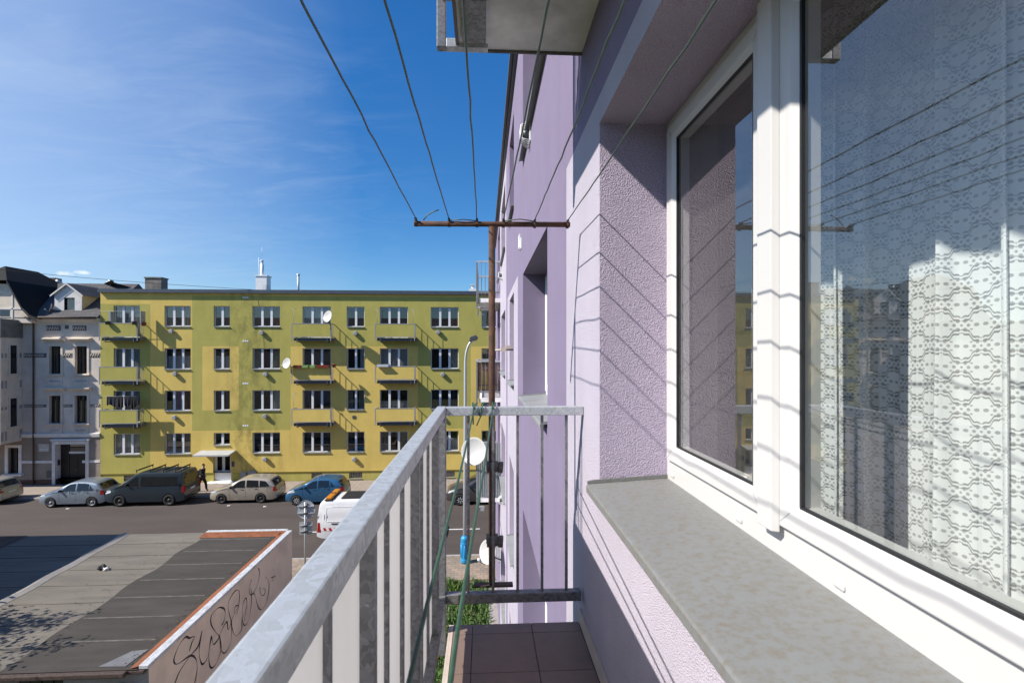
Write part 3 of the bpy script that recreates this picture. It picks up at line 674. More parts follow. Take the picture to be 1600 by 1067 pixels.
# clothes-drying poles and lines
def clothes_pole(y, label):
    t = thing('clothesline_pole', label, 'pole', (0.04, y, 7.93))
    m = MB(); m.tube([(0.04, y, 7.94), (0.04, y, 9.722)], 0.0165, 14); m.build('upright', MT['rust'], t)
    m = MB(); m.tube([(-0.345, y, 9.732), (0.433, y, 9.738)], 0.0135, 12)
    for x in LX: m.tube([(x, y, 9.735), (x, y, 9.762)], 0.004, 6); m.lathe([(0.017, -0.006), (0.0175, 0.006)], (x, y, 9.735), (1, 0, 0), 12)
    m.build('crossbar', MT['rust'], t)
    m = MB(); m.box((-0.05, y - 0.02, 7.930), (0.145, y + 0.02, 7.94)); m.build('base_plate', MT['rust_dark'], t)
    for z in (8.53, 8.165):
        m = MB(); m.tube([(0.02, y - 0.035, z), (0.082, y - 0.035, z)], 0.0235, 12); m.tube([(0.072, y - 0.035, z), (0.094, y - 0.035, z - 0.002)], 0.029, 6, smooth=False); m.tube([(0.015, y - 0.035, z), (0.026, y - 0.035, z)], 0.028, 6, smooth=False)
        m.box((0.012, y - 0.02, z - 0.018), (0.07, y + 0.024, z + 0.018)); m.build('pipe_clamp', MT['clamp'], t)
    return t
LX = [-0.335, -0.172, -0.034, 0.098, 0.254, 0.420]
TX = [-0.322, -0.178, -0.036, 0.119, 0.250, 0.414]
clothes_pole(2.56, 'rusty T shaped clothesline pole standing beyond the near balcony railing')
names = ['leftmost', 'second from the left', 'third from the left', 'third from the right', 'second from the right', 'rightmost, closest to the window']
for i in range(6):
    r = random.Random(i + 20); m = MB(); pts = []
    for j in range(41):
        s = j / 40; y = 2.56 - s * 3.6
        x = LX[i] + (TX[i] - LX[i]) * s / 0.53 * 1.0 if s < 0.53 else TX[i] + (TX[i] - LX[i]) * 0.2 * (s - 0.53)
        z = 9.756 - 0.10 * math.sin(math.pi * s) * (0.25 + 0.1 * r.random())
        k = 0.0016 * (1 if i in (2, 4) else 0.4); pts.append((x + r.uniform(-k, k), y, z + r.uniform(-k, k)))
    m.tube(pts, 0.0026, 7)
    m.lathe([(0.006, -0.012), (0.0075, 0), (0.006, 0.012)], (LX[i], 2.545, 9.752), (0, 1, 0), 8)
    tag(m.build('clothesline', MT['wire']), 'green wire clothesline over the balcony, ' + names[i] + ' of the six', 'clothesline', 'clotheslines over the balcony')
m = MB(); tails = []
m.tube([(-0.30, 2.56, 9.75), (-0.28, 2.56, 9.775), (-0.25, 2.55, 9.79), (-0.222, 2.54, 9.797)], 0.003, 6); tag(m.build('wire_tail', MT['wire']), 'loose wire end curling up from the left part of the crossbar', 'wire')
m = MB(); m.tube([(-0.17, 2.55, 9.748), (-0.10, 2.54, 9.752), (-0.03, 2.55, 9.747)], 0.0028, 6); tag(m.build('wire_tail', MT['wire']), 'short wire lying along the crossbar left of the pole top', 'wire')
m = MB(); m.tube([(0.10, 2.55, 9.75), (0.18, 2.54, 9.757), (0.25, 2.55, 9.75)], 0.0028, 6); tag(m.build('wire_tail', MT['wire']), 'short wire lying along the crossbar right of the pole top', 'wire')
# green cords tied to the end rail and led back to the near end
def cord(pts, label):
    m = MB(); P = [Vector(p) for p in pts]; out_ = []
    for i in range(len(P) - 1):
        p0, p1, p2, p3 = P[max(0, i - 1)], P[i], P[i + 1], P[min(len(P) - 1, i + 2)]
        for j in range(8):
            t = j / 8; out_.append(0.5 * ((2 * p1) + (p2 - p0) * t + (2 * p0 - 5 * p1 + 4 * p2 - p3) * t * t + (-p0 + 3 * p1 - 3 * p2 + p3) * t ** 3))
    out_.append(P[-1]); m.tube(out_, 0.0033, 8)
    tag(m.build('cord', MT['cord']), label, 'cord', 'green cords tied to the end rail')
z = ZF + 1.1
cord([(-0.052, 2.535, z - 0.1), (-0.055, 2.527, z), (-0.05, 2.50, z + 0.004), (-0.05, 2.472, z - 0.01), (-0.052, 2.3, z - 0.035), (-0.065, 1.5, z - 0.075), (-0.080, 0.9, z - 0.105), (-0.087, 0.6, z - 0.125), (-0.09, 0.1, z - 0.15)], 'green plastic cord tied to the end rail, left of the two')
cord([(0.04, 2.535, z - 0.1), (0.042, 2.527, z), (0.043, 2.50, z + 0.004), (0.04, 2.472, z - 0.01), (0.035, 2.3, z - 0.035), (0.0, 1.5, z - 0.085), (-0.028, 0.9, z - 0.115), (-0.04, 0.6, z - 0.135), (-0.05, 0.1, z - 0.16)], 'green plastic cord tied to the end rail, right of the two')
m = MB(); k = z - 0.02
for cx_, cz_ in ((-0.045, k), (-0.01, k), (0.045, k)):
    m.tube([(cx_ - 0.012, 2.475, cz_ - 0.03), (cx_ + 0.004, 2.47, cz_ + 0.02), (cx_ + 0.012, 2.50, cz_ + 0.03), (cx_ - 0.002, 2.525, cz_ + 0.015)], 0.0035, 6)
m.tube([(-0.04, 2.47, k + 0.01), (-0.02, 2.462, k - 0.03), (0.0, 2.465, k + 0.008), (-0.015, 2.46, k + 0.012), (-0.012, 2.462, k - 0.025), (-0.035, 2.455, k - 0.075)], 0.0032, 6)
tag(m.build('cord_knot', MT['cord']), 'knotted green cord ends wound round the end rail', 'cord')

# ------------------------------------------------------------------ the yellow-green block opposite
MT['c_white'] = sheet('white net curtain', (0.62, 0.62, 0.60), 0.4)
MT['c_cream'] = sheet('cream curtain', (0.42, 0.37, 0.28), 0.4)
MT['c_dark'] = sheet('dark blue curtain', (0.05, 0.055, 0.08), 0.3)
MT['c_violet'] = sheet('violet curtain', (0.14, 0.10, 0.28), 0.3)
MT['c_red'] = sheet('dull red curtain', (0.20, 0.09, 0.07), 0.3)
X0, X1 = -26.03, 6.0
yel = thing('yellow_apartment_building', 'four storey apartment block painted yellow and lime green across the street', 'building', (-10, YB, 0))
T = [12.22, 9.32, 6.42, 3.50]; B = [10.82, 7.89, 5.04, 2.09]; FL = [10.02, 7.10, 4.22]
wins = []                                               # x0, x1, z0, z1, lights, curtain, sill
cset = {('A', 0): 'c_white', ('A', 1): 'blind', ('A', 3): 'c_white', ('B', 0): 'c_cream', ('B', 1): 'half', ('B', 2): 'c_violet', ('B', 3): 'c_cream', ('C', 1): 'half', ('C', 0): 'c_dark',
        ('D', 0): 'c_red', ('D', 1): 'c_cream', ('D', 3): 'c_dark', ('E', 0): 'c_white', ('E', 3): 'c_dark', ('F', 0): 'c_dark', ('F', 3): 'c_dark', ('G', 1): 'blind', ('H', 0): 'c_red', ('H', 2): 'c_dark', ('H', 3): 'half', ('I', 0): 'c_red', ('C', 2): 'c_dark', ('D', 2): 'side', ('E', 1): None, ('E', 2): 'c_dark', ('F', 1): 'side', ('F', 2): 'c_cream', ('G', 2): 'half', ('G', 3): 'c_cream', ('G', 0): 'c_dark', ('H', 1): 'side', ('A', 2): 'c_white', ('I', 1): 'c_cream', ('I', 2): 'half', ('J', 1): 'c_white'}
for name, a, b, n in (('A', -25.17, -23.45, 3), ('B', -21.83, -20.09, 3), ('C', -18.56, -17.48, 2), ('D', -15.96, -14.1, 3), ('E', -12.57, -10.64, 3), ('F', -9.55, -8.33, 2), ('G', -7.27, -5.32, 3), ('H', -3.73, -1.78, 3), ('I', -0.16, 1.80, 3), ('J', 3.4, 4.6, 2)):
    for r in range(4):
        z0, z1 = B[r], T[r]; bal_ = name in 'AEG' and r < 3
        if bal_: z0 = FL[r] + 0.03
        if name == 'C' and r == 3: z0, z1 = 2.66, 3.5
        wins.append((a, b, z0, z1, n, cset.get((name, r)), not bal_))
holes = [(w[0], w[1], w[2], w[3]) for w in wins]
PL = 0.76                                                # plinth top
def ypaint(u, w):
    if w < PL: return 1
    if u < -22.76: return 1 if w < 12.33 else 0
    if -20.0 < u < -13.38 and 3.66 < w < 12.92: return 0 if (-19.32 < u < -16.88 and 5.05 < w < 9.45) else 1
    if u >= -13.38 and 9.45 < w < 12.92: return 1
    if -4.63 < u < -0.92 and 3.66 < w <= 9.45: return 1
    return 0
mb = MB()
doorh = (-18.6, -17.42, 0.10, 2.02)
base_w = [(-24.56, -23.77), (-15.33, -14.56), (-11.99, -11.25), (-9.41, -8.50), (-2.75, -2.05)]
us = [X0, -22.76, -20, -19.32, -16.88, -13.38, -4.63, -0.92, X1]; ws = [PL, 3.66, 5.05, 9.45, 12.33, 12.92, 13.13]
wall_grid(mb, 'y', YB, us, ws, holes + [(doorh[0], doorh[1], PL, doorh[3], 0.30)], ypaint, 0.20)
wall_grid(mb, 'y', YB + 0.07, [X0, X1], [0.0, PL], [(a, b, 0.22, 0.66) for a, b in base_w] + [(doorh[0], doorh[1], 0.10, PL, 0.23)], lambda u, w: 1, 0.18)
mb.cur = 0; mb.face([(X0, YB, PL), (X1, YB, PL), (X1, YB + 0.07, PL), (X0, YB + 0.07, PL)])
for x in (X0, X1): mb.face([(x, YB, 0), (x, YB, 13.13), (x, YB + 11, 13.13), (x, YB + 11, 0)])
mb.face([(X0, YB + 11, 0), (X1, YB + 11, 0), (X1, YB + 11, 13.13), (X0, YB + 11, 13.13)])
mb.build('wall', [MT['yellow'], MT['green']], yel)
mb = MB(); mb.box((X0 - 0.06, YB - 0.16, 13.14), (X1, YB + 11.1, 13.20)); mb.box((X0 - 0.06, YB - 0.19, 13.10), (X1, YB - 0.161, 13.34)); mb.box((X0 - 0.06, YB - 0.1605, 13.20), (X1, YB + 11.1, 13.33))
yroof = mb.build('roof', MT['fascia'], yel)
mb = MB()
for zf in (-0.5, 1.2, 4.2, 7.05, 9.98):
    mb.face([(X0 + 0.3, YB + 0.26, zf), (X1 - 0.1, YB + 0.26, zf), (X1 - 0.1, YB + 4.5, zf), (X0 + 0.3, YB + 4.5, zf)])
mb.face([(X0 + 0.3, YB + 0.26, 12.9), (X1 - 0.1, YB + 0.26, 12.9), (X1 - 0.1, YB + 4.5, 12.9), (X0 + 0.3, YB + 4.5, 12.9)])
mb.face([(X0 + 0.3, YB + 4.5, -0.5), (X1 - 0.1, YB + 4.5, -0.5), (X1 - 0.1, YB + 4.5, 12.9), (X0 + 0.3, YB + 4.5, 12.9)])
for x in (X0 + 0.3, -22.7, -19.2, -16.9, -13.4, -10.1, -7.9, -4.6, -0.9, 2.5, X1 - 0.1): mb.face([(x, YB + 0.26, -0.5), (x, YB + 4.5, -0.5), (x, YB + 4.5, 12.9), (x, YB + 0.26, 12.9)])
mb.build('room', MT['room_dark'], yel)
def far_window(root, a, b, z0, z1, n, cur, sill, Y, frame=None, fw=0.055):
    fr = MB(); y0, y1 = Y + 0.13, Y + 0.19; frame = frame or MT['pvc_far']
    fr.box((a, y0, z0), (b, y1, z0 + fw)); fr.box((a, y0, z1 - fw), (b, y1, z1)); fr.box((a, y0, z0 + fw), (a + fw, y1, z1 - fw)); fr.box((b - fw, y0, z0 + fw), (b, y1, z1 - fw))
    for i in range(1, n):
        x = a + (b - a) * i / n; fr.box((x - 0.075, y0 - 0.008, z0 + 0.02), (x + 0.075, y1, z1 - 0.02))
    win = fr.build('window', frame, root)
    p = MB(); p.face([(a + fw, Y + 0.165, z0 + fw), (b - fw, Y + 0.165, z0 + fw), (b - fw, Y + 0.165, z1 - fw), (a + fw, Y + 0.165, z1 - fw)]); p.build('pane', MT['glass_far'], win)
    if sill:
        s = MB(); s.prism([(Y + 0.13, z0 + 0.012), (Y - 0.07, z0 - 0.012), (Y - 0.07, z0 - 0.05), (Y + 0.001, z0 - 0.045), (Y + 0.13, z0 - 0.004)], 'x', a - 0.05, b + 0.05) if False else s.prism([(Y + 0.13, z0 + 0.012), (Y - 0.07, z0 - 0.012), (Y - 0.07, z0 - 0.05), (Y - 0.002, z0 - 0.045)], 'x', a + 0.002, b - 0.002)
        s.build('sill', MT['sill_far'], win)
    if cur:
        c = MB(); yc = Y + 0.32
        zt = z1 - 0.03; zb = z0 - 0.05; m_ = MT.get(cur, MT['c_white'])
        spans = [(a - 0.1, b + 0.1)]
        if cur == 'half': zt = z0 + (z1 - z0) * 0.62
        if cur in ('c_dark', 'c_red', 'c_cream', 'c_violet'):
            L_ = b - a; spans = [(a - 0.1, a + L_ * 0.30), (b - L_ * 0.38, b + 0.1)] if cur != 'c_violet' else [(a + L_ * 0.38, a + L_ * 0.66)]
        if cur == 'side': spans = [(b - (b - a) * 0.30, b + 0.1)]
        for (s0, s1) in spans:
            nn = max(8, int((s1 - s0) / 0.02))
            for i in range(nn):
                xa, xb = s0 + (s1 - s0) * i / nn, s0 + (s1 - s0) * (i + 1) / nn
                f = (lambda x: 0.0) if cur == 'blind' else (lambda x: 0.025 * math.sin(x * 44))
                c.face([(xa, yc + f(xa), zb), (xb, yc + f(xb), zb), (xb, yc + f(xb), zt), (xa, yc + f(xa), zt)], True)
        c.build('curtain', m_ if cur != 'blind' else MT['c_white'], win)
    return win
for w in wins: far_window(yel, *w, YB)
for a, b in base_w:
    fr = MB(); Y = YB + 0.07; fr.box((a, Y + 0.1, 0.22), (b, Y + 0.14, 0.25)); fr.box((a, Y + 0.1, 0.63), (b, Y + 0.14, 0.66)); fr.box((a, Y + 0.1, 0.25), (a + 0.03, Y + 0.14, 0.63)); fr.box((b - 0.03, Y + 0.1, 0.25), (b, Y + 0.14, 0.63))
    for i in range(1, 8): x = a + (b - a) * i / 8; fr.tube([(x, Y + 0.06, 0.22), (x, Y + 0.06, 0.66)], 0.010, 6)
    fr.box((a, Y - 0.04, 0.185), (b, Y + 0.1, 0.219))
    w_ = fr.build('basement_window', MT['grey'], yel); p = MB(); p.face([(a + 0.03, Y + 0.12, 0.25), (b - 0.03, Y + 0.12, 0.25), (b - 0.03, Y + 0.12, 0.63), (a + 0.03, Y + 0.12, 0.63)]); p.build('pane', MT['glass_far'], w_)
# entrance: white double door with tall panes, canopy, step, letter boxes
d = MB(); Y = YB + 0.22; a, b = doorh[0], doorh[1]; mid = (a + b) / 2
d.box((a, Y, 0.10), (a + 0.07, Y + 0.07, 2.02)); d.box((b - 0.07, Y, 0.10), (b, Y + 0.07, 2.02)); d.box((a + 0.07, Y, 1.95), (b - 0.07, Y + 0.07, 2.02))
for s0, s1 in ((a + 0.07, mid - 0.003), (mid + 0.003, b - 0.07)):
    d.box((s0, Y + 0.01, 0.12), (s1, Y + 0.06, 0.86)); d.box((s0, Y + 0.01, 1.86), (s1, Y + 0.06, 1.95)); d.box((s0, Y + 0.01, 0.86), (s0 + 0.09, Y + 0.06, 1.86)); d.box((s1 - 0.09, Y + 0.01, 0.86), (s1, Y + 0.06, 1.86))
door = d.build('door', MT['pvc_far'], yel)
p = MB()
for s0, s1 in ((a + 0.16, mid - 0.093), (mid + 0.093, b - 0.16)): p.face([(s0, Y + 0.035, 0.86), (s1, Y + 0.035, 0.86), (s1, Y + 0.035, 1.86), (s0, Y + 0.035, 1.86)])
p.build('pane', MT['glass_far'], door)
p = MB(); p.tube([(mid - 0.05, Y - 0.05, 0.95), (mid - 0.05, Y - 0.05, 1.25)], 0.014, 8); p.box((mid - 0.06, Y - 0.045, 0.97), (mid - 0.04, Y + 0.012, 0.99)); p.box((mid - 0.06, Y - 0.045, 1.21), (mid - 0.04, Y + 0.012, 1.23)); p.build('handle', MT['galv'], door)
p = MB(); p.box((mid + 0.12, Y + 0.002, 0.62), (mid + 0.40, Y + 0.0095, 0.72)); p.build('letter_slot', MT['white'], door)
c = MB(); c.prism([(YB - 1.0, 2.10), (YB - 1.0, 2.16), (YB - 0.002, 2.30), (YB - 0.002, 2.22)], 'x', -19.42, -17.08); c.box((-19.42, YB - 1.02, 2.075), (-17.08, YB - 1.0005, 2.175)); c.build('canopy', mat('grey white canopy sheet', (0.42, 0.42, 0.41), 0.6), yel)
c = MB(); c.box((-18.9, YB - 0.45, 0.1005), (-17.1, YB + 0.29, 0.155)); c.build('doorstep', MT['concrete'], yel, bevel=0.01)
c = MB(); c.box((-16.75, YB - 0.02, 0.80), (-16.40, YB + 0.06, 0.36)); c.box((-16.24, YB - 0.06, 0.30), (-15.72, YB + 0.06, 0.86)); c.build('meter_cabinet', MT['grey'], yel)
c = MB(); c.box((-17.35, YB - 0.025, 1.16), (-17.18, YB - 0.001, 1.52)); c.build('bell_panel', MT['dgrey'], yel)
for (x, z) in ((-21.32, 10.46), (-21.07, 7.56), (-21.11, 4.58), (-15.29, 10.38), (-15.03, 7.51), (-15.07, 4.63), (-15.07, 1.66), (-8.93, 10.35), (-9.01, 1.59), (-3.2, 10.45), (-2.88, 7.48), (-2.97, 4.52)):
    v = MB(); v.lathe([(0.0, 0.20), (0.12, 0.20), (0.15, 0.16), (0.15, 0.05), (0.10, 0.02), (0.10, 0.0)], (x, YB - 0.001, z), (0, -1, 0), 14)
    for k in range(6):
        t = k * 1.047; v.tube([(x + 0.13 * math.cos(t), YB - 0.15, z + 0.13 * math.sin(t)), (x + 0.18 * math.cos(t), YB - 0.08, z + 0.18 * math.sin(t)), (x + 0.16 * math.cos(t), YB - 0.01, z + 0.16 * math.sin(t))], 0.010, 5)
    v.build('flue_vent', MT['grey'], yel, angle=40)
v = MB(); v.box((-9.16, YB - 0.03, 4.42), (-8.94, YB - 0.001, 4.62)); v.build('air_grille', MT['dgrey'], yel)
for z in (12.81, 9.81, 6.89, 3.98):
    v = MB(); x = -16.42
    for i in range(3): v.box((x - 0.20 + i * 0.14, YB - 0.014, z - 0.05), (x - 0.09 + i * 0.14, YB - 0.001, z + 0.06))
    v.build('wall_plaque', MT['white'], yel)

def far_balcony(x0, x1, zf, pmat):
    yf = YB - 0.75
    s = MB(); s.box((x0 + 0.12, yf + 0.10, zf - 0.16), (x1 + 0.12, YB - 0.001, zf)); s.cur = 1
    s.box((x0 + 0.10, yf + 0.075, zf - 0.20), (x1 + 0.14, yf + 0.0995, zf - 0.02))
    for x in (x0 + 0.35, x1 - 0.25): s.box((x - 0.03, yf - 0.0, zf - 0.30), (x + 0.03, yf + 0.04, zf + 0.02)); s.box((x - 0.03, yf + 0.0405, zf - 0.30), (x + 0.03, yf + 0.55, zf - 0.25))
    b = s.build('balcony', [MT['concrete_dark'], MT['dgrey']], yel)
    p = MB(); p.box((x0 + 0.05, yf - 0.012, zf + 0.10), (x1 - 0.05, yf + 0.012, zf + 0.94)); p.build('panel', pmat, b)
    r = MB(); h = 0.022
    for z in (zf + 0.965, zf + 0.075): r.box((x0, yf - h, z - h), (x1, yf + h, z + h)); r.box((x1 - h, yf + h + 0.0005, z - h), (x1 + h - 0.001, YB, z + h)); r.box((x0 - h + 0.001, yf + h + 0.0005, z - h), (x0 + h, YB, z + h))
    for x in (x0, x1): r.box((x - h - 0.001, yf - h - 0.001, zf - 0.2), (x + h + 0.001, yf + h - 0.001, zf + 0.99))
    for i in range(1, 5):
        for x in (x0, x1): r.box((x - 0.009, yf + 0.15 * i - 0.009, zf + 0.098), (x + 0.009, yf + 0.15 * i + 0.009, zf + 0.942))
    r.build('railing', MT['grey'], b)
    return b
for r in range(3):
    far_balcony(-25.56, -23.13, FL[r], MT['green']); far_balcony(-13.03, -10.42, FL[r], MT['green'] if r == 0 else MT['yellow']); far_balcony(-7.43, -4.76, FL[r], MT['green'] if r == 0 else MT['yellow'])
def drying_pole(x, z, h=1.0):
    m = MB(); y = YB - 0.73
    m.tube([(x, y, z + 0.97), (x, y, z + 0.97 + h)], 0.012, 6); m.tube([(x - 0.16, y, z + 0.97 + h), (x + 0.16, y, z + 0.97 + h)], 0.011, 6); m.build('drying_pole', MT['grey'], yel)
for x, r in ((-12.9, 0), (-12.9, 2), (-7.3, 0), (-4.85, 0)): drying_pole(x, FL[r])
m = MB(); y = YB - 0.72; z = FL[0] + 0.98; m.tube([(-25.5, y, z), (-25.5, y, z + 0.78), (-23.15, y, z + 0.78), (-23.15, y, z)], 0.013, 6); m.box((-24.98, y - 0.01, z), (-24.86, y + 0.3, z + 0.75)); m.box((-22.98, y + 0.02, z - 0.1), (-22.94, y + 0.5, z + 0.8)); m.build('side_screen', MT['grey'], yel)
m = MB(); z = FL[2] + 0.98; m.tube([(-25.4, y, z), (-25.4, y, z + 0.9), (-23.15, y, z + 0.9), (-23.15, y, z)], 0.012, 6); m.build('drying_rack', MT['grey'], yel)
# chimneys, flues and aerials on the roof
m = MB(); m.box((-25.22, 39.6, 13.335), (-24.05, 40.4, 14.55)); m.box((-25.27, 39.55, 14.5503), (-24.0, 40.45, 14.64)); m.build('chimney', mat('grey stained render', (0.21, 0.185, 0.16), 0.9, var=0.3, vscale=3, dirt=(0.07, 0.065, 0.06), dscale=2, damt=0.7, bump=0.5), yroof)
m = MB(); m.box((-18.05, 41.6, 13.335), (-17.2, 42.4, 15.05)); m.box((-18.12, 41.55, 15.0503), (-17.13, 42.45, 15.13)); m.lathe([(0.14, 0), (0.14, 0.9), (0.10, 0.92), (0.10, 1.15), (0.16, 1.2), (0.0, 1.3)], (-17.72, 42, 15.13), n=12); m.tube([(-17.98, 42, 15.13), (-17.98, 42, 16.6)], 0.02, 6); m.tube([(-17.72, 42, 16.7), (-17.72, 42, 17.4)], 0.012, 5); m.build('chimney', MT['white'], yroof)
m = MB(); m.tube([(-14.88, 42, 13.335), (-14.88, 42, 15.2)], 0.09, 10); m.lathe([(0.13, 0), (0.13, 0.1), (0.0, 0.13)], (-14.88, 42, 15.2), n=10); m.build('flue_pipe', MT['galv'], yroof)
m = MB(); m.box((-1.2, 41.7, 13.335), (-0.6, 42.3, 14.2)); m.tube([(-0.9, 42, 14.2), (-0.9, 42, 14.5)], 0.12, 10); m.box((-1.12, 41.78, 14.5005), (-0.68, 42.22, 14.54)); m.build('chimney', MT['white'], yroof)
m = MB()
m.tube([(-17.0, 41, 13.335), (-17.0, 41, 14.3)], 0.015, 5)
for i in range(5): m.tube([(-17.3 + 0.02 * i, 41, 13.9 + 0.09 * i), (-16.7 - 0.02 * i, 41.05, 13.9 + 0.09 * i)], 0.008, 4)
m.build('aerial', MT['dgrey'], yroof)

def dish(loc, face, r, label, mast, group='satellite dishes on the buildings'):
    """offset dish: shallow bowl, feed arm and head, back bracket, mast to what carries it"""
    t = thing('satellite_dish', label, 'satellite dish', loc, 0, group); c = Vector(loc); ax = Vector(face).normalized()
    m = MB(); prof = [(0.001, 0.0)] + [(r * i / 7, 0.16 * r * (i / 7) ** 2 * 1.6) for i in range(1, 8)] + [(r * 1.015, 0.25 * r)] + [(r, 0.24 * r)] + [(r * i / 7, 0.16 * r * (i / 7) ** 2 * 1.6 - 0.012) for i in range(7, 0, -1)] + [(0.001, -0.012)]
    m.lathe(prof, c, ax, 28); m.build('bowl', MT['dish'], t, angle=50)
    dn = Vector((0, 0, -1)); dn = (dn - ax * dn.dot(ax)).normalized()
    tip = c + ax * (r * 1.05) + dn * r * 0.75
    m = MB(); m.tube([c + dn * r * 0.93 - ax * 0.02, c + dn * r * 1.0 + ax * r * 0.3, tip], 0.016, 6); m.build('feed_arm', MT['grey'], t)
    m = MB(); m.tube([tip - ax * 0.02, tip - (ax * 0.7 - dn * 0.4).normalized() * -0.02 + Vector((0, 0, 0.06))], 0.035, 8); m.build('feed_head', MT['white'], t)
    m = MB(); m.tube([c - ax * 0.012, c - ax * 0.13], 0.03, 8); m.tube([c - ax * 0.13] + [Vector(p) for p in mast], 0.022, 8); m.build('mast', MT['grey'], t)
    return t
dish((-10.50, 35.30, 11.43), (-0.55, -0.8, 0.25), 0.40, 'white satellite dish on the lime top floor balcony corner', [(-10.42, 35.45, 11.2), (-10.42, 35.52, 10.6)])
dish((-13.24, 35.35, 8.28), (-0.5, -0.85, 0.25), 0.36, 'white satellite dish left of the balcony with flower boxes', [(-13.1, 35.5, 8.1), (-13.06, 35.53, 7.6)])
dish((-0.25, 14.55, 6.27), (-0.42, -0.88, 0.20), 0.385, 'white satellite dish in front of the grey corrugated balcony screen', [(-0.22, 14.75, 6.1), (-0.21, 15.06, 5.6)])
dish((0.16, 14.4, 3.47), (-0.72, -0.62, 0.25), 0.33, 'white satellite dish on the lilac wall behind the lower pipe clamp', [(0.25, 14.5, 3.3), (0.49, 14.5, 3.2)])

def flower_box(x0, x1, z, m, label, group='flower boxes on the balcony rail opposite'):
    b = MB(); y0, y1 = 35.30, 35.52; k = len(b.v)
    b.prism([(y0 + 0.03, z), (y0, z + 0.17), (y0 + 0.02, z + 0.17), (y0 + 0.045, z + 0.03), (y1 - 0.045, z + 0.03), (y1 - 0.02, z + 0.17), (y1, z + 0.17), (y1 - 0.03, z)], 'x', x0, x1)
    b.cur = 1; b.box((x0 + 0.005, y0 + 0.03, z + 0.031), (x1 - 0.005, y1 - 0.03, z + 0.15))
    tag(b.build('flower_box', [m, MT['soil']]), label, 'flower box', group)
redp = mat('terracotta red plastic', (0.30, 0.055, 0.03), 0.5); grnp = mat('pale green plastic', (0.30, 0.50, 0.16), 0.5)
z = FL[1] + 0.90
for x0, x1, m_, l in ((-12.85, -12.37, redp, 'red flower box on the yellow balcony, leftmost of the row'), (-12.28, -11.88, grnp, 'light green flower box, left of the two green ones'), (-11.77, -11.41, grnp, 'light green flower box, right of the two green ones'), (-11.33, -10.93, redp, 'red flower box just right of the green ones'), (-10.91, -10.50, redp, 'red flower box at the right end of the front rail')):
    flower_box(x0, x1, z, m_, l)
flower_box(-7.28, -6.50, FL[1] + 0.94, MT['white'], 'long white planter on the left of the yellow balcony rail')
def pot(loc, r, m, label, name='flower_pot'):
    p = MB(); p.lathe([(0.001, 0), (r * 0.7, 0), (r, 0.2), (r * 1.08, 0.2), (r * 1.08, 0.24), (r * 0.9, 0.24), (r * 0.85, 0.2), (0.001, 0.2)], loc, n=14); tag(p.build(name, m), label, 'flower pot')
pot((-10.22, 35.6, z + 0.0), 0.13, redp, 'round red flower pot at the balcony side rail')
pot((-24.95, 35.42, FL[0] + 0.85), 0.15, MT['dgrey'], 'dark flower pot hung on the left of the top left balcony')
pot((-23.25, 35.42, FL[0] + 0.85), 0.15, MT['dgrey'], 'dark flower pot hung at the right corner of the top left balcony')
pot((-22.95, 35.9, FL[0] + 0.8), 0.17, redp, 'red flower pot at the side of the top left balcony')
# washing on the third balcony of the left column
navy = mat('dark navy cloth', (0.012, 0.013, 0.022), 0.9, var=0.3); blackc = mat('black cloth', (0.012, 0.011, 0.011), 0.9)
z = FL[2] + 1.88
for i, (x0, x1, dz, m_, l) in enumerate(((-25.1, -24.55, 0.62, navy, 'dark navy garment hanging at the left of the drying rack'), (-24.5, -24.05, 0.70, blackc, 'black garment hanging second from the left on the drying rack'), (-24.0, -23.6, 0.66, navy, 'dark navy garment hanging third from the left on the drying rack'), (-23.55, -23.2, 0.80, blackc, 'black garment hanging lowest at the right of the drying rack'))):
    g = MB(); n = 14; y = YB - 0.72
    for a in range(n):
        for b in range(8):
            def Pq(a_, b_):
                u, v = a_ / n, b_ / 8; zz = z - dz * v * (1 - 0.12 * math.sin(u * 5 + i)); return (x0 + (x1 - x0) * u, y - 0.02 + 0.03 * math.sin(u * 13 + i) * v + 0.002, zz)
            g.face([Pq(a, b), Pq(a + 1, b), Pq(a + 1, b + 1), Pq(a, b + 1)], True)
    for a in range(n):
        def Pr(a_, b_): u, v = a_ / n, b_ / 8; return (x0 + (x1 - x0) * u, y + 0.02 + 0.03 * math.sin(u * 11 + i) * v, z - dz * 0.8 * v)
        for b in range(8): g.face([Pr(a, b), Pr(a, b + 1), Pr(a + 1, b + 1), Pr(a + 1, b)], True)
    tag(g.build('garment', m_), l, 'garment', 'washing on the balcony')

# ------------------------------------------------------------------ the old grey house on the left
MT['oldwall'] = mat('grey weathered plaster', (0.70, 0.60, 0.485), 0.92, var=0.10, vscale=1.2, dirt=(0.36, 0.34, 0.31), dscale=0.8, damt=0.45, bump=0.35, bscale=20)
MT['oldbase'] = mat('brown grey ground floor plaster', (0.29, 0.245, 0.20), 0.92, var=0.12, vscale=1.2, dirt=(0.13, 0.11, 0.09), dscale=0.8, damt=0.5, bump=0.3, bscale=20)
MT['slate'] = brick_mat('grey slates', (0.115, 0.11, 0.115), (0.085, 0.082, 0.088), (0.05, 0.05, 0.05), 0.30, 0.20, 0.012, 0.5, axes='XZ', extra=0.3)
MT['black_roof'] = brick_mat('black shingles', (0.012, 0.011, 0.011), (0.009, 0.009, 0.009), (0.006, 0.006, 0.006), 0.30, 0.22, 0.012, 0.5, axes='YZ', extra=0.3)
MT['stone'] = mat('pale stone trim', (0.72, 0.69, 0.65), 0.85, var=0.08, dirt=(0.25, 0.24, 0.23), dscale=2, damt=0.4)
MT['wood_dark'] = mat('dark brown wood', (0.022, 0.015, 0.012), 0.5, var=0.3, vscale=5)
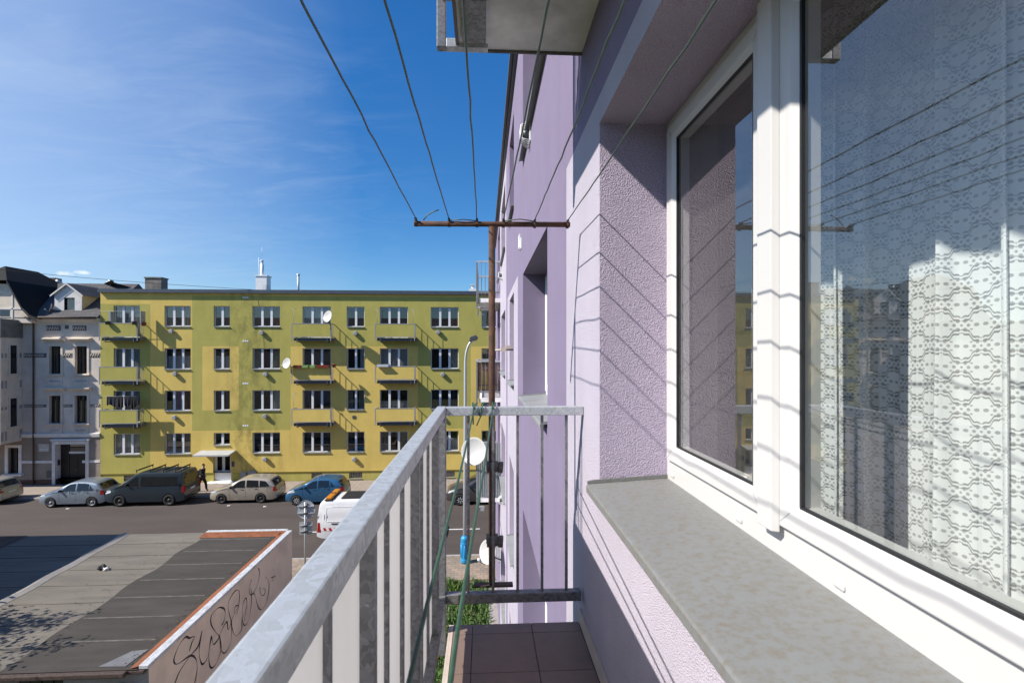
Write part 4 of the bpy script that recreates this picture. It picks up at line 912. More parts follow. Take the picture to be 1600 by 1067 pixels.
MT['base_brick'] = brick_mat('brown brick plinth', (0.17, 0.08, 0.05), (0.12, 0.06, 0.045), (0.10, 0.085, 0.07), 0.24, 0.08, 0.01, 0.5, axes='XZ')
old = thing('old_grey_house', 'old grey plaster house with black roof, dormer and ornament bands at the left', 'house', (-29, YB, 0))
XL = -42.0; YO = YB + 0.02
ow = [(-29.35, -28.61, 7.58, 9.45), (-27.68, -26.90, 7.58, 9.45), (-29.35, -28.61, 4.24, 6.11), (-27.69, -26.90, 4.24, 6.11)]
gw_ = (-32.0, -31.32, 0.88, 2.62); gd = (-28.95, -26.98, 0.10, 2.82)
mb = MB()
wall_grid(mb, 'y', YO, [XL, -26.04], [0.45, 3.36, 11.3], ow + [gw_, (gd[0], gd[1], 0.45, gd[3], 0.45)], lambda u, w: 0 if w > 3.36 else 1, 0.24)
wall_grid(mb, 'y', YO - 0.03, [XL, gd[0] - 0.2, gd[0], gd[1], gd[1] + 0.2, -26.04], [0.0, 0.45], [(gd[0], gd[1], 0.0, 0.45, 0.48)], lambda u, w: 2, 0.3)
mb.cur = 0
mb.face([(-26.04, YO, 0), (-26.04, YO + 9, 0), (-26.04, YO + 9, 11.3), (-26.04, YO, 11.3)]); mb.face([(XL, YO + 9, 0), (XL, YO + 9, 11.3), (-26.04, YO + 9, 11.3), (-26.04, YO + 9, 0)]); mb.face([(XL, YO - 0.03, 0.45), (-26.04, YO - 0.03, 0.45), (-26.04, YO, 0.45), (XL, YO, 0.45)])
mb.build('wall', [MT['oldwall'], MT['oldbase'], MT['base_brick']], old)
mb = MB(); mb.face([(-41, YO + 3, 0), (-26.2, YO + 3, 0), (-26.2, YO + 3, 11), (-41, YO + 3, 11)])
for z in (3.5, 7.0, 11.2): mb.face([(-41, YO + 0.3, z), (-26.2, YO + 0.3, z), (-26.2, YO + 3, z), (-41, YO + 3, z)])
mb.build('room', MT['room_dark'], old)
for h in ow:
    far_window(old, *h, 2, None, False, YO + 0.04, MT['wood_dark'], 0.07)
    t = MB(); a, b, z0, z1 = h
    t.box((a - 0.13, YO - 0.05, z0 - 0.02), (a - 0.001, YO + 0.03, z1 + 0.12)); t.box((b + 0.001, YO - 0.05, z0 - 0.02), (b + 0.13, YO + 0.03, z1 + 0.12)); t.box((a - 0.0005, YO - 0.05, z1), (b + 0.0005, YO + 0.03, z1 + 0.12))
    t.prism([(YO - 0.05, z1 + 0.30), (YO - 0.28, z1 + 0.46), (YO - 0.28, z1 + 0.53), (YO - 0.001, z1 + 0.58), (YO - 0.001, z1 + 0.30)], 'x', a - 0.30, b + 0.30)
    t.prism([(YO - 0.18, z0 - 0.10), (YO - 0.18, z0 - 0.03), (YO + 0.1, z0 + 0.0), (YO - 0.001, z0 - 0.10)], 'x', a - 0.22, b + 0.22)
    t.box((a - 0.10, YO - 0.04, z0 - 0.72), (b + 0.10, YO - 0.001, z0 - 0.30)); t.build('window_surround', MT['oldwall'], old)
    t = MB(); yq = YO - 0.0405; t.tube([(a + 0.02 + i * (b - a - 0.04) / 14, yq - 0.01, z0 - 0.48 + 0.06 * (-1) ** i) for i in range(15)], 0.028, 6)
    t.build('ornament', MT['stone'], old)
def meander(x0, x1, z, h):
    t = MB(); t.cur = 0; t.box((x0, YO - 0.012, z - h / 2), (x1, YO - 0.001, z + h / 2)); t.cur = 1; x = x0 + 0.03; n = 0
    while x + 0.14 < x1:
        t.tube([(x, YO - 0.02, z - h * 0.32), (x + 0.05, YO - 0.02, z + h * 0.32), (x + 0.10, YO - 0.02, z + h * 0.30), (x + 0.07, YO - 0.02, z - h * 0.05)], 0.018, 5); t.lathe([(0.03, 0), (0.0, 0.02)], (x + 0.13, YO - 0.013, z - h * 0.15), (0, -1, 0), 6); x += 0.16
    t.build('ornament_band', [mat('grey ornament ground', (0.13, 0.125, 0.12), 0.9), MT['oldwall']], old)
for x0, x1, z, h in ((-31.0, -29.55, 8.83, 0.30), (-28.45, -27.85, 8.83, 0.30), (-26.72, -26.06, 8.83, 0.30), (-31.0, -29.55, 5.42, 0.18), (-28.45, -27.85, 5.42, 0.18), (-26.72, -26.06, 5.42, 0.18), (-29.55, -28.62, 10.68, 0.36), (-27.86, -26.95, 10.68, 0.36)): meander(x0, x1, z, h)
t = MB(); t.box((-28.36, YO - 0.006, 10.62), (-28.10, YO - 0.001, 10.88)); t.build('air_grille', MT['dgrey'], old)
t = MB(); t.prism([(YO - 0.001, 3.28), (YO - 0.08, 3.30), (YO - 0.12, 3.50), (YO - 0.12, 3.54), (YO - 0.001, 3.58)], 'x', -31.1, -26.05); t.box((-31.2, YO - 0.03, 1.55), (gd[0] - 0.21, YO - 0.001, 1.72)); t.box((gd[1] + 0.22, YO - 0.03, 1.55), (-26.05, YO - 0.001, 1.72)); t.build('string_course', MT['stone'], old)
t = MB(); t.prism([(YO - 0.001, 10.98), (YO - 0.10, 11.0), (YO - 0.14, 11.14), (YO - 0.32, 11.22), (YO - 0.34, 11.34), (YO - 0.001, 11.34)], 'x', -30.6, -26.05); t.build('cornice', MT['oldwall'], old)
t = MB(); t.tube([(-30.6, YO - 0.42, 11.38), (-26.05, YO - 0.42, 11.36)], 0.075, 8); t.tube([(-30.32, YO - 0.40, 11.3), (-30.32, YO - 0.09, 10.95), (-30.32, YO - 0.09, 0.2)], 0.05, 8); t.build('gutter', MT['rust_dark'], old)
# door surround, recessed timber door with transom light
t = MB(); a, b = gd[0], gd[1]
t.box((a - 0.20, YO - 0.07, 0.1), (a - 0.001, YO + 0.02, 3.02)); t.box((b + 0.001, YO - 0.07, 0.1), (b + 0.20, YO + 0.02, 3.02)); t.box((a - 0.0005, YO - 0.07, 2.821), (b + 0.0005, YO + 0.02, 3.02)); t.prism([(YO - 0.001, 3.021), (YO - 0.16, 3.06), (YO - 0.16, 3.15), (YO - 0.001, 3.2)], 'x', a - 0.26, b + 0.26)
t.box((a + 0.55, YO + 0.40, 2.10), (b, YO + 0.47, 2.24)); t.box((a, YO + 0.005, 0.46), (a + 0.004, YO + 0.44, 2.8)); t.build('door_surround', MT['stone'], old)
d = MB(); d.box((a + 0.58, YO + 0.42, 0.101), (-27.78, YO + 0.47, 2.10)); d.box((-27.77, YO + 0.42, 0.101), (b, YO + 0.47, 2.10)); d.box((a + 0.005, YO + 0.405, 0.10), (a + 0.56, YO + 0.46, 2.82))
for x0, x1 in ((a + 0.68, -27.88), (-27.67, b - 0.1)): d.box((x0, YO + 0.405, 0.3), (x1, YO + 0.4195, 0.9)); d.box((x0, YO + 0.405, 1.05), (x1, YO + 0.4195, 1.9))
dd = d.build('door', MT['wood_dark'], old)
d = MB(); d.box((-27.53, YO + 0.400, 1.45), (-27.25, YO + 0.4045, 1.62)); d.build('notice', MT['white'], dd)
d = MB(); d.tube([(-27.82, YO + 0.40, 1.0), (-27.82, YO + 0.36, 1.0), (-27.92, YO + 0.36, 1.0)], 0.012, 6); d.build('handle', MT['galv_dark'], dd)
d = MB(); d.face([(a + 0.55, YO + 0.44, 2.24), (b, YO + 0.44, 2.24), (b, YO + 0.44, 2.82), (a + 0.55, YO + 0.44, 2.82)]); d.build('transom_light', MT['glass_far'], old)
d = MB(); d.box((-28.75, YO + 0.14, 1.35), (-28.72 + 0.0, YO + 0.36, 1.75)) if False else d.box((a + 0.0045, YO + 0.14, 1.35), (a + 0.03, YO + 0.34, 1.72)); d.build('bell_panel', MT['dgrey'], old)
d = MB(); d.box((-30.05, YO - 0.025, 2.33), (-29.38, YO - 0.001, 2.86)); sg = d.build('nameplate', mat('cream enamel', (0.46, 0.43, 0.38), 0.5), old)
d = MB()
for i in range(8): d.box((-29.96 + i * 0.065, YO - 0.029, 2.45), (-29.92 + i * 0.065, YO - 0.0255, 2.51 + 0.012 * (i % 3)))
for i in range(3): d.box((-29.80 + i * 0.07, YO - 0.029, 2.66), (-29.76 + i * 0.07, YO - 0.0255, 2.70))
d.build('lettering', MT['white'], sg)
d = MB(); d.box((-29.55, YO - 0.01, 0.55), (-29.2, YO - 0.001, 1.05)); d.build('vent_grate', MT['dgrey'], old)
far_window(old, *gw_, 2, None, False, YO + 0.05, MT['wood_dark'], 0.06)
t = MB(); a, b, z0, z1 = gw_; t.box((a - 0.2, YO - 0.05, z0 - 0.02), (a - 0.001, YO + 0.03, z1 + 0.18)); t.box((b + 0.001, YO - 0.05, z0 - 0.02), (b + 0.2, YO + 0.03, z1 + 0.18)); t.box((a - 0.0005, YO - 0.05, z1), (b + 0.0005, YO + 0.03, z1 + 0.18)); t.prism([(YO - 0.2, z0 - 0.14), (YO - 0.2, z0 - 0.04), (YO + 0.05, z0), (YO - 0.001, z0 - 0.14)], 'x', a - 0.3, b + 0.3); t.build('window_surround', MT['stone'], old)
# oriel at the left with canted side, its parapet
o = MB(); oy = 34.60
pl = [(-31.12, YO - 0.001), (-30.98, oy), (-38.5, oy), (-38.9, YO - 0.001)]
o.cur = 0; o.prism(pl, 'z', 3.1, 10.0); o.cur = 1; o.prism([(-31.06, YO - 0.002), (-30.92, oy - 0.05), (-38.55, oy - 0.05), (-38.95, YO - 0.002)], 'z', 10.002, 11.20)
ori = o.build('oriel', [MT['oldwall'], mat('mossy grey parapet', (0.17, 0.165, 0.145), 0.9, var=0.25, vscale=2)], old)
def on_side(u, z, d=0.0):                              # point on the oriel's right flank
    p0, p1 = Vector((-30.98, oy, 0)), Vector((-31.12, YO, 0)); n = Vector((p1.y - p0.y, p0.x - p1.x, 0)).normalized(); p = p0 + (p1 - p0) * u + n * d; return (p.x, p.y, z)
for (z0, z1) in ((7.63, 9.5), (4.15, 6.0)):
    w = MB(); w.face([on_side(0.42, z0, 0.004), on_side(0.74, z0, 0.004), on_side(0.74, z1, 0.004), on_side(0.42, z1, 0.004)]); w.build('window', mat('dark glass', (0.01, 0.011, 0.013), 0.08), ori)
    w = MB()
    for u in (0.36, 0.74): 
        q = [on_side(u, z0, 0), on_side(u + 0.06, z0, 0), on_side(u + 0.06, z0, 0.05), on_side(u, z0, 0.05)]; q2 = [(x, y, z1 + 0.1) for x, y, _ in q]; w.face(q[::-1]); w.face(q2)
        for i in range(4): w.face([q[i], q[(i + 1) % 4], q2[(i + 1) % 4], q2[i]])
    q = [on_side(0.30, z0 - 0.1, 0.001), on_side(0.86, z0 - 0.1, 0.001), on_side(0.86, z0 - 0.1, 0.10), on_side(0.30, z0 - 0.1, 0.10)]; q2 = [(x, y, z0) for x, y, _ in q]; w.face(q[::-1]); w.face(q2)
    for i in range(4): w.face([q[i], q[(i + 1) % 4], q2[(i + 1) % 4], q2[i]])
    w.build('window_trim', MT['oldwall'], ori)
w = MB()
for (z0, z1) in ((8.68, 8.98), (5.3, 5.5), (3.3, 3.9), (6.7, 7.2)):
    for u in (0.04, 0.2, 0.88): w.face([on_side(u, z0, 0.006), on_side(u + 0.10, z0, 0.006), on_side(u + 0.10, z1, 0.006), on_side(u, z1, 0.006)])
w.build('ornament', mat('grey ornament', (0.30, 0.29, 0.28), 0.9), ori)
# roofs
t = MB(); ev = YO - 0.40
t.face([(-33.5, ev, 11.36), (-26.04, ev, 11.36), (-26.04, 40.2, 14.2), (-33.5, 40.2, 14.2)]); t.face([(-33.5, 40.2, 14.2), (-26.04, 40.2, 14.2), (-26.04, 45, 11.0), (-33.5, 45, 11.0)])
t.face([(-26.04, ev, 11.36), (-26.04, 45, 11.0), (-26.04, 40.2, 14.2)])
roof_o = t.build('roof', MT['slate'], old)
t = MB(); t.face([(-28.6, 40.21, 14.19), (-24.8, 44, 13.4), (-24.8, 40.5, 13.4), (-27.4, 39.0, 14.25)]); t.box((-27.75, 39.6, 14.0), (-27.66, 39.9, 14.38)); t.build('roof_verge', MT['slate'], roof_o)
t = MB(); prf = [(-32.8, 14.95), (-31.42, 13.79), (-30.5, 12.05), (-30.05, 11.55), (-29.55, 11.25)]
yb = [41.5, 41.0, 40.5, 40.0, 40.0]
pts_f = [(-32.8, 37.0, 14.95)] + [(x, 35.55, z) for x, z in prf[1:]]; pts_b = [(-32.8, 39.6, 14.95)] + [(x, y, z) for (x, z), y in zip(prf[1:], yb[1:])]
for i in range(4): t.face([pts_f[i], pts_f[i + 1], pts_b[i + 1], pts_b[i]])
t.face([(-32.8, 37.0, 14.95), (-34.18, 35.55, 13.79), (-31.42, 35.55, 13.79)])
prl = [(-65.6 - x, z) for x, z in prf]; pl_f = [(-32.8, 37.0, 14.95)] + [(x, 35.55, z) for x, z in prl[1:]]; pl_b = [(-32.8, 39.6, 14.95)] + [(x, y, z) for (x, z), y in zip(prl[1:], yb[1:])]
for i in range(4): t.face([pl_f[i + 1], pl_f[i], pl_b[i], pl_b[i + 1]])
t.face([pts_b[0], pts_b[1], pl_b[1]])
br_ = t.build('gable_roof', MT['black_roof'], old)
t = MB()
for i in range(1, 4):
    for q in (prf, prl):
        (xa, za), (xb, zb) = q[i], q[i + 1]; t.face([(xa, 35.53, za - 0.17), (xb, 35.53, zb - 0.17), (xb, 35.53, zb + 0.01), (xa, 35.53, za + 0.01)]); t.face([(xa, 35.53, za - 0.17), (xa, 35.70, za - 0.17), (xb, 35.70, zb - 0.17), (xb, 35.53, zb - 0.17)])
t.build('bargeboard', MT['wood_dark'], br_)
t = MB(); t.face([(-30.2, 35.95, 11.0), (-30.3, 35.95, 11.6), (-30.75, 35.95, 12.2), (-31.5, 35.95, 13.6), (-34.1, 35.95, 13.6), (-34.9, 35.95, 12.2), (-35.3, 35.95, 11.0)]); t.face([(-30.2, 35.95, 11.0), (-30.2, 37, 11.0), (-30.3, 37, 11.6), (-30.3, 35.95, 11.6)])
gab = t.build('gable_wall', MT['oldwall'], old)
t = MB(); t.box((-31.3, 35.92, 13.0), (-34.3, 35.949, 13.08)); t.box((-30.6, 35.92, 11.9), (-34.9, 35.949, 12.0)); t.box((-31.45, 35.92, 11.3), (-31.37, 35.949, 13.4)); t.box((-32.55, 35.92, 11.3), (-32.47, 35.949, 13.4)); t.build('timber_trim', MT['stone'], gab)
t = MB(); t.box((-32.2, 35.935, 11.45), (-31.6, 35.9485, 11.85)); t.build('window', mat('blue sky glass', (0.03, 0.045, 0.07), 0.05), gab)
# dormer with gabled front
dm = MB(); dx0, dx1, dy, dz0, dz1 = -29.37, -27.58, 36.75, 11.4, 13.05; ap = (-28.49, 13.74)
for q in ([(dx0, dz0), (-28.74, dz0), (-28.74, 12.78), (dx0, 12.78)], [(-28.05, dz0), (dx1, dz0), (dx1, 12.78), (-28.05, 12.78)], [(-28.74, dz0), (-28.05, dz0), (-28.05, 11.56), (-28.74, 11.56)], [(dx0, 12.78), (dx1, 12.78), (dx1, dz1), ap, (dx0, dz1)]): dm.face([(x, dy, z) for x, z in q])
dm.cur = 1; dm.face([(dx1, dy, dz0), (dx1, dy + 2.9, dz0), (dx1, dy + 2.9, dz1), (dx1, dy, dz1)]); dm.cur = 0; dm.face([(dx0, dy, dz0), (dx0, dy, dz1), (dx0, dy + 2.9, dz1), (dx0, dy + 2.9, dz0)])
dm.build('dormer', [MT['stone'], mat('dormer side with yellow light tint', (0.46, 0.42, 0.30), 0.9)], old)  # yellowish light on the right flank is put into its colour
dr = MB()
for s in (-1, 1):
    e = (dx0 - 0.18, dz1 - 0.14) if s < 0 else (dx1 + 0.18, dz1 - 0.14)
    dr.face([(ap[0], dy - 0.15, ap[1] + 0.04), (e[0], dy - 0.15, e[1] + 0.02), (e[0], dy + 3.2, e[1] + 0.02), (ap[0], dy + 3.2, ap[1] + 0.04)])
dr.build('dormer_roof', MT['slate'], old)
dr = MB()
for s in (-1, 1):
    e = (dx0 - 0.18, dz1 - 0.14) if s < 0 else (dx1 + 0.18, dz1 - 0.14)
    dr.face([(ap[0], dy - 0.16, ap[1] + 0.05), (e[0], dy - 0.16, e[1] + 0.03), (e[0], dy - 0.16, e[1] - 0.09), (ap[0], dy - 0.16, ap[1] - 0.08)])
dr.build('bargeboard', MT['stone'], old)
far_window(old, -28.73, -28.06, 11.57, 12.77, 1, 'c_dark', False, dy - 0.03, MT['wood_dark'])
for x, y in ((-34.0, 41.5), ): 
    t = MB(); t.box((-33.9, 41, 13.5), (-32.7, 41.6, 14.72)); t.build('chimney', MT['base_brick'], roof_o)
for x in (-32.2, -28.4):
    t = MB(); t.lathe([(0.12, 0), (0.12, 0.22), (0.26, 0.26), (0.26, 0.38), (0.12, 0.42), (0.14, 0.5), (0.0, 0.56)], (x, 40.6, 14.0), n=12); t.build('roof_cowl', MT['galv'], roof_o)
dish((-29.45, 36.62, 12.08), (-0.75, -0.62, 0.2), 0.30, 'white satellite dish left of the dormer window on the slate roof', [(-29.3, 36.7, 11.95), (-28.9, 36.74, 11.9)])
# overhead cable
m = MB(); pts = []
for i in range(31):
    s = i / 30; a, b = Vector((-40, 26.0, 15.3)), Vector((-15.9, 36.2, 13.35)); p = a.lerp(b, s); p.z -= 0.5 * math.sin(math.pi * s); pts.append(p)
m.tube(pts, 0.013, 5); tag(m.build('overhead_cable', MT['black']), 'thin black overhead cable sagging towards the yellow block roof', 'cable')

# ------------------------------------------------------------------ flat-roofed garage below
MT['felt_light'] = mat('weathered pale roofing felt', (0.155, 0.137, 0.112), 0.9, var=0.16, vscale=2.2, dirt=(0.085, 0.078, 0.068), dscale=1.6, damt=0.75, bump=0.6, bscale=25, stretch=(0.25, 1.5, 1))
MT['felt_dark'] = mat('dark roofing felt', (0.042, 0.036, 0.030), 0.85, var=0.18, vscale=2.0, dirt=(0.072, 0.062, 0.052), dscale=1.5, damt=0.7, bump=0.6, bscale=25, stretch=(0.4, 1.5, 1))
MT['felt_brown'] = mat('reddish brown old felt', (0.085, 0.05, 0.04), 0.9, var=0.3, vscale=2, bump=0.5)
MT['flash_rust'] = mat('rusty orange flashing', (0.25, 0.085, 0.032), 0.6, 0.1, var=0.35, vscale=5, dirt=(0.10, 0.05, 0.03), dscale=2.5, damt=0.7)
MT['cap'] = mat('peeling white metal capping', (0.60, 0.61, 0.62), 0.5, 0.15, var=0.08, vscale=3, dirt=(0.10, 0.09, 0.08), dscale=5, damt=0.7, stretch=(4, 1, 1))
MT['gwall'] = mat('beige render', (0.82, 0.64, 0.49), 0.9, var=0.06, vscale=1.3, dirt=(0.34, 0.26, 0.20), dscale=0.9, damt=0.4, bump=0.25, bscale=50)
MT['gfront'] = mat('cream old plaster', (0.50, 0.44, 0.35), 0.9, var=0.1, vscale=1.6, dirt=(0.20, 0.17, 0.13), dscale=1.6, damt=0.6, bump=0.3, bscale=30)
GX, GY0, GY1, GZ = -6.55, 10.4, 17.9, 3.0
gar = thing('garage', 'low beige garage with a flat felt roof and graffiti tag on its side', 'garage', (-12, 14, 0))
m = MB(); m.cur = 0
m.face([(GX, GY0, 0), (GX, GY1, 0), (GX, GY1, 2.945), (GX, GY0, 2.945)]); m.face([(-22, GY1, 0), (-22, GY1, 2.9), (GX, GY1, 2.9), (GX, GY1, 0)]); m.face([(-22, GY0, 0), (-22, GY0, 2.9), (-22, GY1, 2.9), (-22, GY1, 0)])
m.cur = 1; wall_grid(m, 'y', GY0, [-22, GX], [0, 2.9], [(-9.02, -8.15, 2.15, 2.81)], lambda u, w: 1, 0.1)
m.build('wall', [MT['gwall'], MT['gfront']], gar)
m = MB(); m.box((-22, GY0, 2.55), (-9.36, GY1 - 0.02, 2.9)) ; m.v = []; m.f = []; m.mi = []; m.sm = []
m.face([(-22, GY0 - 0.12, 2.945), (-9.2, GY0 - 0.12, 2.945), (-9.2, GY1, 2.96), (-22, GY1, 2.96)]); 
roof = m.build('roof', MT['felt_light'], gar)
def rz(y): return 2.945 + 0.015 * (y - GY0 + 0.12) / (GY1 - GY0 + 0.12)
m = MB(); rr = random.Random(4); edge = []
for i in range(25): y = GY0 - 0.12 + i * (GY1 - 0.32 - GY0 + 0.12) / 24; edge.append((-9.28 + 0.05 * math.sin(i * 0.9) + rr.uniform(-.02, .02), y))
for (xa, ya), (xb, yb_) in zip(edge, edge[1:]): m.face([(xa, ya, rz(ya) + 0.0165), (GX - 0.14, ya, rz(ya) + 0.012), (GX - 0.14, yb_, rz(yb_) + 0.012), (xb, yb_, rz(yb_) + 0.0165)])
m.build('felt_strip', MT['felt_dark'], roof)
m = MB()                                                # lapped seams across the felt
y = GY0 + 0.7
while y < GY1 - 0.4:
    n = 40
    for i in range(n):
        xa = -16.0 + (16.0 - 9.34) * i / n; xb = -16.0 + (16.0 - 9.34) * (i + 1) / n; w = lambda x: 0.012 * math.sin(x * 2.1 + y * 5)
        m.face([(xa, y + w(xa), rz(y) + 0.001), (xb, y + w(xb), rz(y) + 0.001), (xb, y + w(xb), rz(y) + 0.014), (xa, y + w(xa), rz(y) + 0.014)]); m.face([(xa, y + w(xa), rz(y) + 0.014), (xb, y + w(xb), rz(y) + 0.014), (xb, y + 0.07 + w(xb), rz(y) + 0.004), (xa, y + 0.07 + w(xa), rz(y) + 0.004)])
    y += 0.98; m.build('felt_seam', MT['felt_light'], roof); m = MB()
y = GY0 + 0.9; seam = mat('lighter dusty felt seam', (0.11, 0.098, 0.086), 0.9, var=0.4, vscale=4)
while y < GY1 - 0.5:
    m = MB(); m.box((-9.2, y, rz(y) + 0.0125), (GX - 0.45, y + 0.05, rz(y) + 0.019)); y += 0.98; m.build('felt_seam', seam, roof)
m = MB(); n = 30
for i in range(n):
    ya, yb_ = GY0 - 0.1 + (GY1 - GY0 + 0.1) * i / n, GY0 - 0.1 + (GY1 - GY0 + 0.1) * (i + 1) / n; xa, xb = -11.72 - 0.05 * (ya - 12) + 0.03 * math.sin(i), -11.72 - 0.05 * (yb_ - 12) + 0.03 * math.sin(i + 1)
    m.face([(xa - 0.14, ya, rz(ya) + 0.008), (xa, ya, rz(ya) + 0.05), (xb, yb_, rz(yb_) + 0.05), (xb - 0.14, yb_, rz(yb_) + 0.008)]); m.face([(xa, ya, rz(ya) + 0.05), (xa + 0.16, ya, rz(ya) + 0.008), (xb + 0.16, yb_, rz(yb_) + 0.008), (xb, yb_, rz(yb_) + 0.05)])
m.build('ridge_strip', mat('pale felt ridge', (0.27, 0.25, 0.225), 0.85, var=0.15, vscale=4), roof)
m = MB(); m.face([(-22, 14.2, rz(14.2) + 0.015), (-14.9, 14.2, rz(14.2) + 0.015), (-15.15, GY1, rz(GY1) + 0.015), (-22, GY1, rz(GY1) + 0.015)]); m.build('felt_patch', MT['felt_brown'], roof)
m = MB(); m.face([(-7.5, 10.4, rz(10.4) + 0.022), (-6.98, 10.38, rz(10.4) + 0.022), (-6.90, 10.95, rz(11.3) + 0.022), (-7.2, 10.9, rz(11.25) + 0.022)]); m.build('felt_patch', mat('bluish silver felt patch', (0.15, 0.15, 0.155), 0.6, var=0.25, vscale=3), roof)
m = MB(); m.box((-9.35, GY1 - 0.30, rz(GY1) + 0.013), (GX - 0.12, GY1 - 0.13, rz(GY1) + 0.06)); m.face([(GX - 0.30, GY0 - 0.1, rz(GY0) + 0.02), (GX - 0.13, GY0 - 0.1, rz(GY0) + 0.06), (GX - 0.13, GY1 - 0.1, rz(GY1) + 0.06), (GX - 0.30, GY1 - 0.1, rz(GY1) + 0.02)])
m.face([(-9.35, GY1 - 0.55, rz(GY1) + 0.02), (GX - 0.29, GY1 - 0.55, rz(GY1) + 0.02), (GX - 0.29, GY1 - 0.301, rz(GY1) + 0.06), (-9.35, GY1 - 0.301, rz(GY1) + 0.06)]); m.build('flashing', MT['flash_rust'], roof)
m = MB(); y = GY0 - 0.1
while y < GY1 - 0.2: ye = min(GY1 + 0.04, y + 1.25); m.box((GX - 0.13, y + 0.004, rz(y) + 0.0), (GX + 0.05, ye - 0.004, rz(y) + 0.075)); y += 1.25
m.box((-9.35, GY1 - 0.129, rz(GY1) + 0.02), (GX - 0.131, GY1 + 0.04, rz(GY1) + 0.075)); m.build('parapet_capping', MT['cap'], gar, bevel=0.012)
m = MB(); m.box((-22, GY0 - 0.23, 2.86), (GX - 0.32, GY0 - 0.121, 2.955)); m.box((-22, GY0 - 0.12, 2.86), (GX - 0.02, GY0 - 0.001, 2.935)); m.build('gutter', MT['rust_dark'], gar, bevel=0.02)
m = MB(); m.tube([(GX - 0.38, GY0 - 0.19, 2.74), (GX - 0.38, GY0 - 0.19, 2.6), (GX - 0.2, GY0 - 0.12, 2.45), (GX - 0.2, GY0 - 0.12, 0.0)], 0.05, 10); m.box((GX - 0.42, GY0 - 0.26, 2.5), (GX - 0.14, GY0 - 0.05, 2.62)); m.build('downpipe', MT['galv_dark'], gar)
m = MB(); bw = (9.02 - 8.15) / 4
for i in range(4):
    for j in range(3): m.box((-9.02 + i * bw + 0.012, GY0 + 0.05, 2.15 + j * 0.22 + 0.012), (-9.02 + (i + 1) * bw - 0.012, GY0 + 0.09, 2.15 + (j + 1) * 0.22 - 0.012))
gb = m.build('glass_block_window', mat('dark glass block', (0.03, 0.03, 0.024), 0.15), gar, bevel=0.012)
m = MB(); m.box((-9.02, GY0 + 0.08, 2.15), (-8.15, GY0 + 0.099, 2.81)); m.build('mortar', MT['dgrey'], gb)
GR = [[(11.78, 2.43), (11.87, 2.56), (11.98, 2.65), (11.79, 2.72), (11.63, 2.83), (11.39, 2.78), (11.22, 2.62), (11.24, 2.49), (11.39, 2.4), (11.82, 2.31), (12.04, 2.1), (12.09, 1.87), (12.02, 1.64), (11.94, 1.55)],
[(11.24, 2.07), (11.44, 2.22), (11.82, 2.31), (12.12, 2.34), (12.25, 2.53), (12.29, 2.61), (12.22, 2.43), (12.17, 2.2), (12.22, 1.97), (12.33, 1.81), (12.55, 1.86), (12.66, 2.18), (12.71, 2.24), (12.77, 2.06), (12.84, 1.99), (13.06, 2.04), (12.89, 2.26), (12.69, 2.55), (12.71, 2.75), (13.0, 2.78), (13.25, 2.66), (13.36, 2.51), (13.31, 2.32), (13.19, 2.26)],
[(12.71, 2.21), (12.6, 1.98), (12.6, 1.68), (12.71, 1.49), (12.94, 1.47), (13.15, 1.68), (13.09, 2.03), (13.12, 2.1), (13.43, 2.22), (13.5, 1.99), (13.6, 2.01), (13.69, 2.11)],
[(13.09, 2.03), (13.12, 1.73), (13.31, 1.49), (13.56, 1.51), (13.69, 1.69), (13.66, 2.1), (13.53, 2.46), (13.56, 2.69), (13.83, 2.79), (14.03, 2.75), (14.12, 2.63), (14.07, 2.32), (13.83, 2.21), (13.69, 2.11), (13.73, 1.87), (13.93, 1.58), (14.25, 1.59), (14.25, 1.83), (14.46, 1.98), (14.54, 2.08)],
[(13.83, 2.21), (13.86, 2.36), (13.96, 2.37), (14.1, 2.27), (13.96, 2.14)],
[(14.77, 2.46), (14.84, 2.25), (14.77, 1.83), (14.61, 1.6), (14.39, 1.62), (14.28, 1.87), (14.32, 2.23), (14.5, 2.31), (14.54, 2.08), (14.39, 1.75)],
[(15.25, 2.82), (15.34, 2.67), (15.25, 2.38), (15.0, 2.25), (14.77, 2.27), (14.69, 2.5), (14.84, 2.67)],
[(14.77, 2.27), (15.0, 2.19), (15.12, 1.97), (15.25, 1.7), (15.45, 1.51), (15.76, 1.52), (15.98, 1.79), (15.98, 2.09), (15.76, 2.34)],
[(15.37, 2.22), (15.41, 2.02), (15.58, 1.86), (15.74, 1.9), (15.67, 2.04), (15.57, 2.06)],
[(16.16, 2.14), (16.5, 2.05), (16.26, 1.97), (16.32, 2.36), (16.5, 2.01), (16.16, 2.14)]]
m = MB()
def spline(P, k=6, sharp=False):
    if sharp: return P
    o = []
    for i in range(len(P) - 1):
        p0, p1, p2, p3 = P[max(0, i - 1)], P[i], P[i + 1], P[min(len(P) - 1, i + 2)]
        for j in range(k):
            t = j / k; o.append(tuple(0.5 * ((2 * p1[c]) + (p2[c] - p0[c]) * t + (2 * p0[c] - 5 * p1[c] + 4 * p2[c] - p3[c]) * t * t + (-p0[c] + 3 * p1[c] - 3 * p2[c] + p3[c]) * t ** 3) for c in (0, 1)))
    o.append(P[-1]); return o
spray = mat('black marker spray', (0.035, 0.028, 0.026), 0.7)
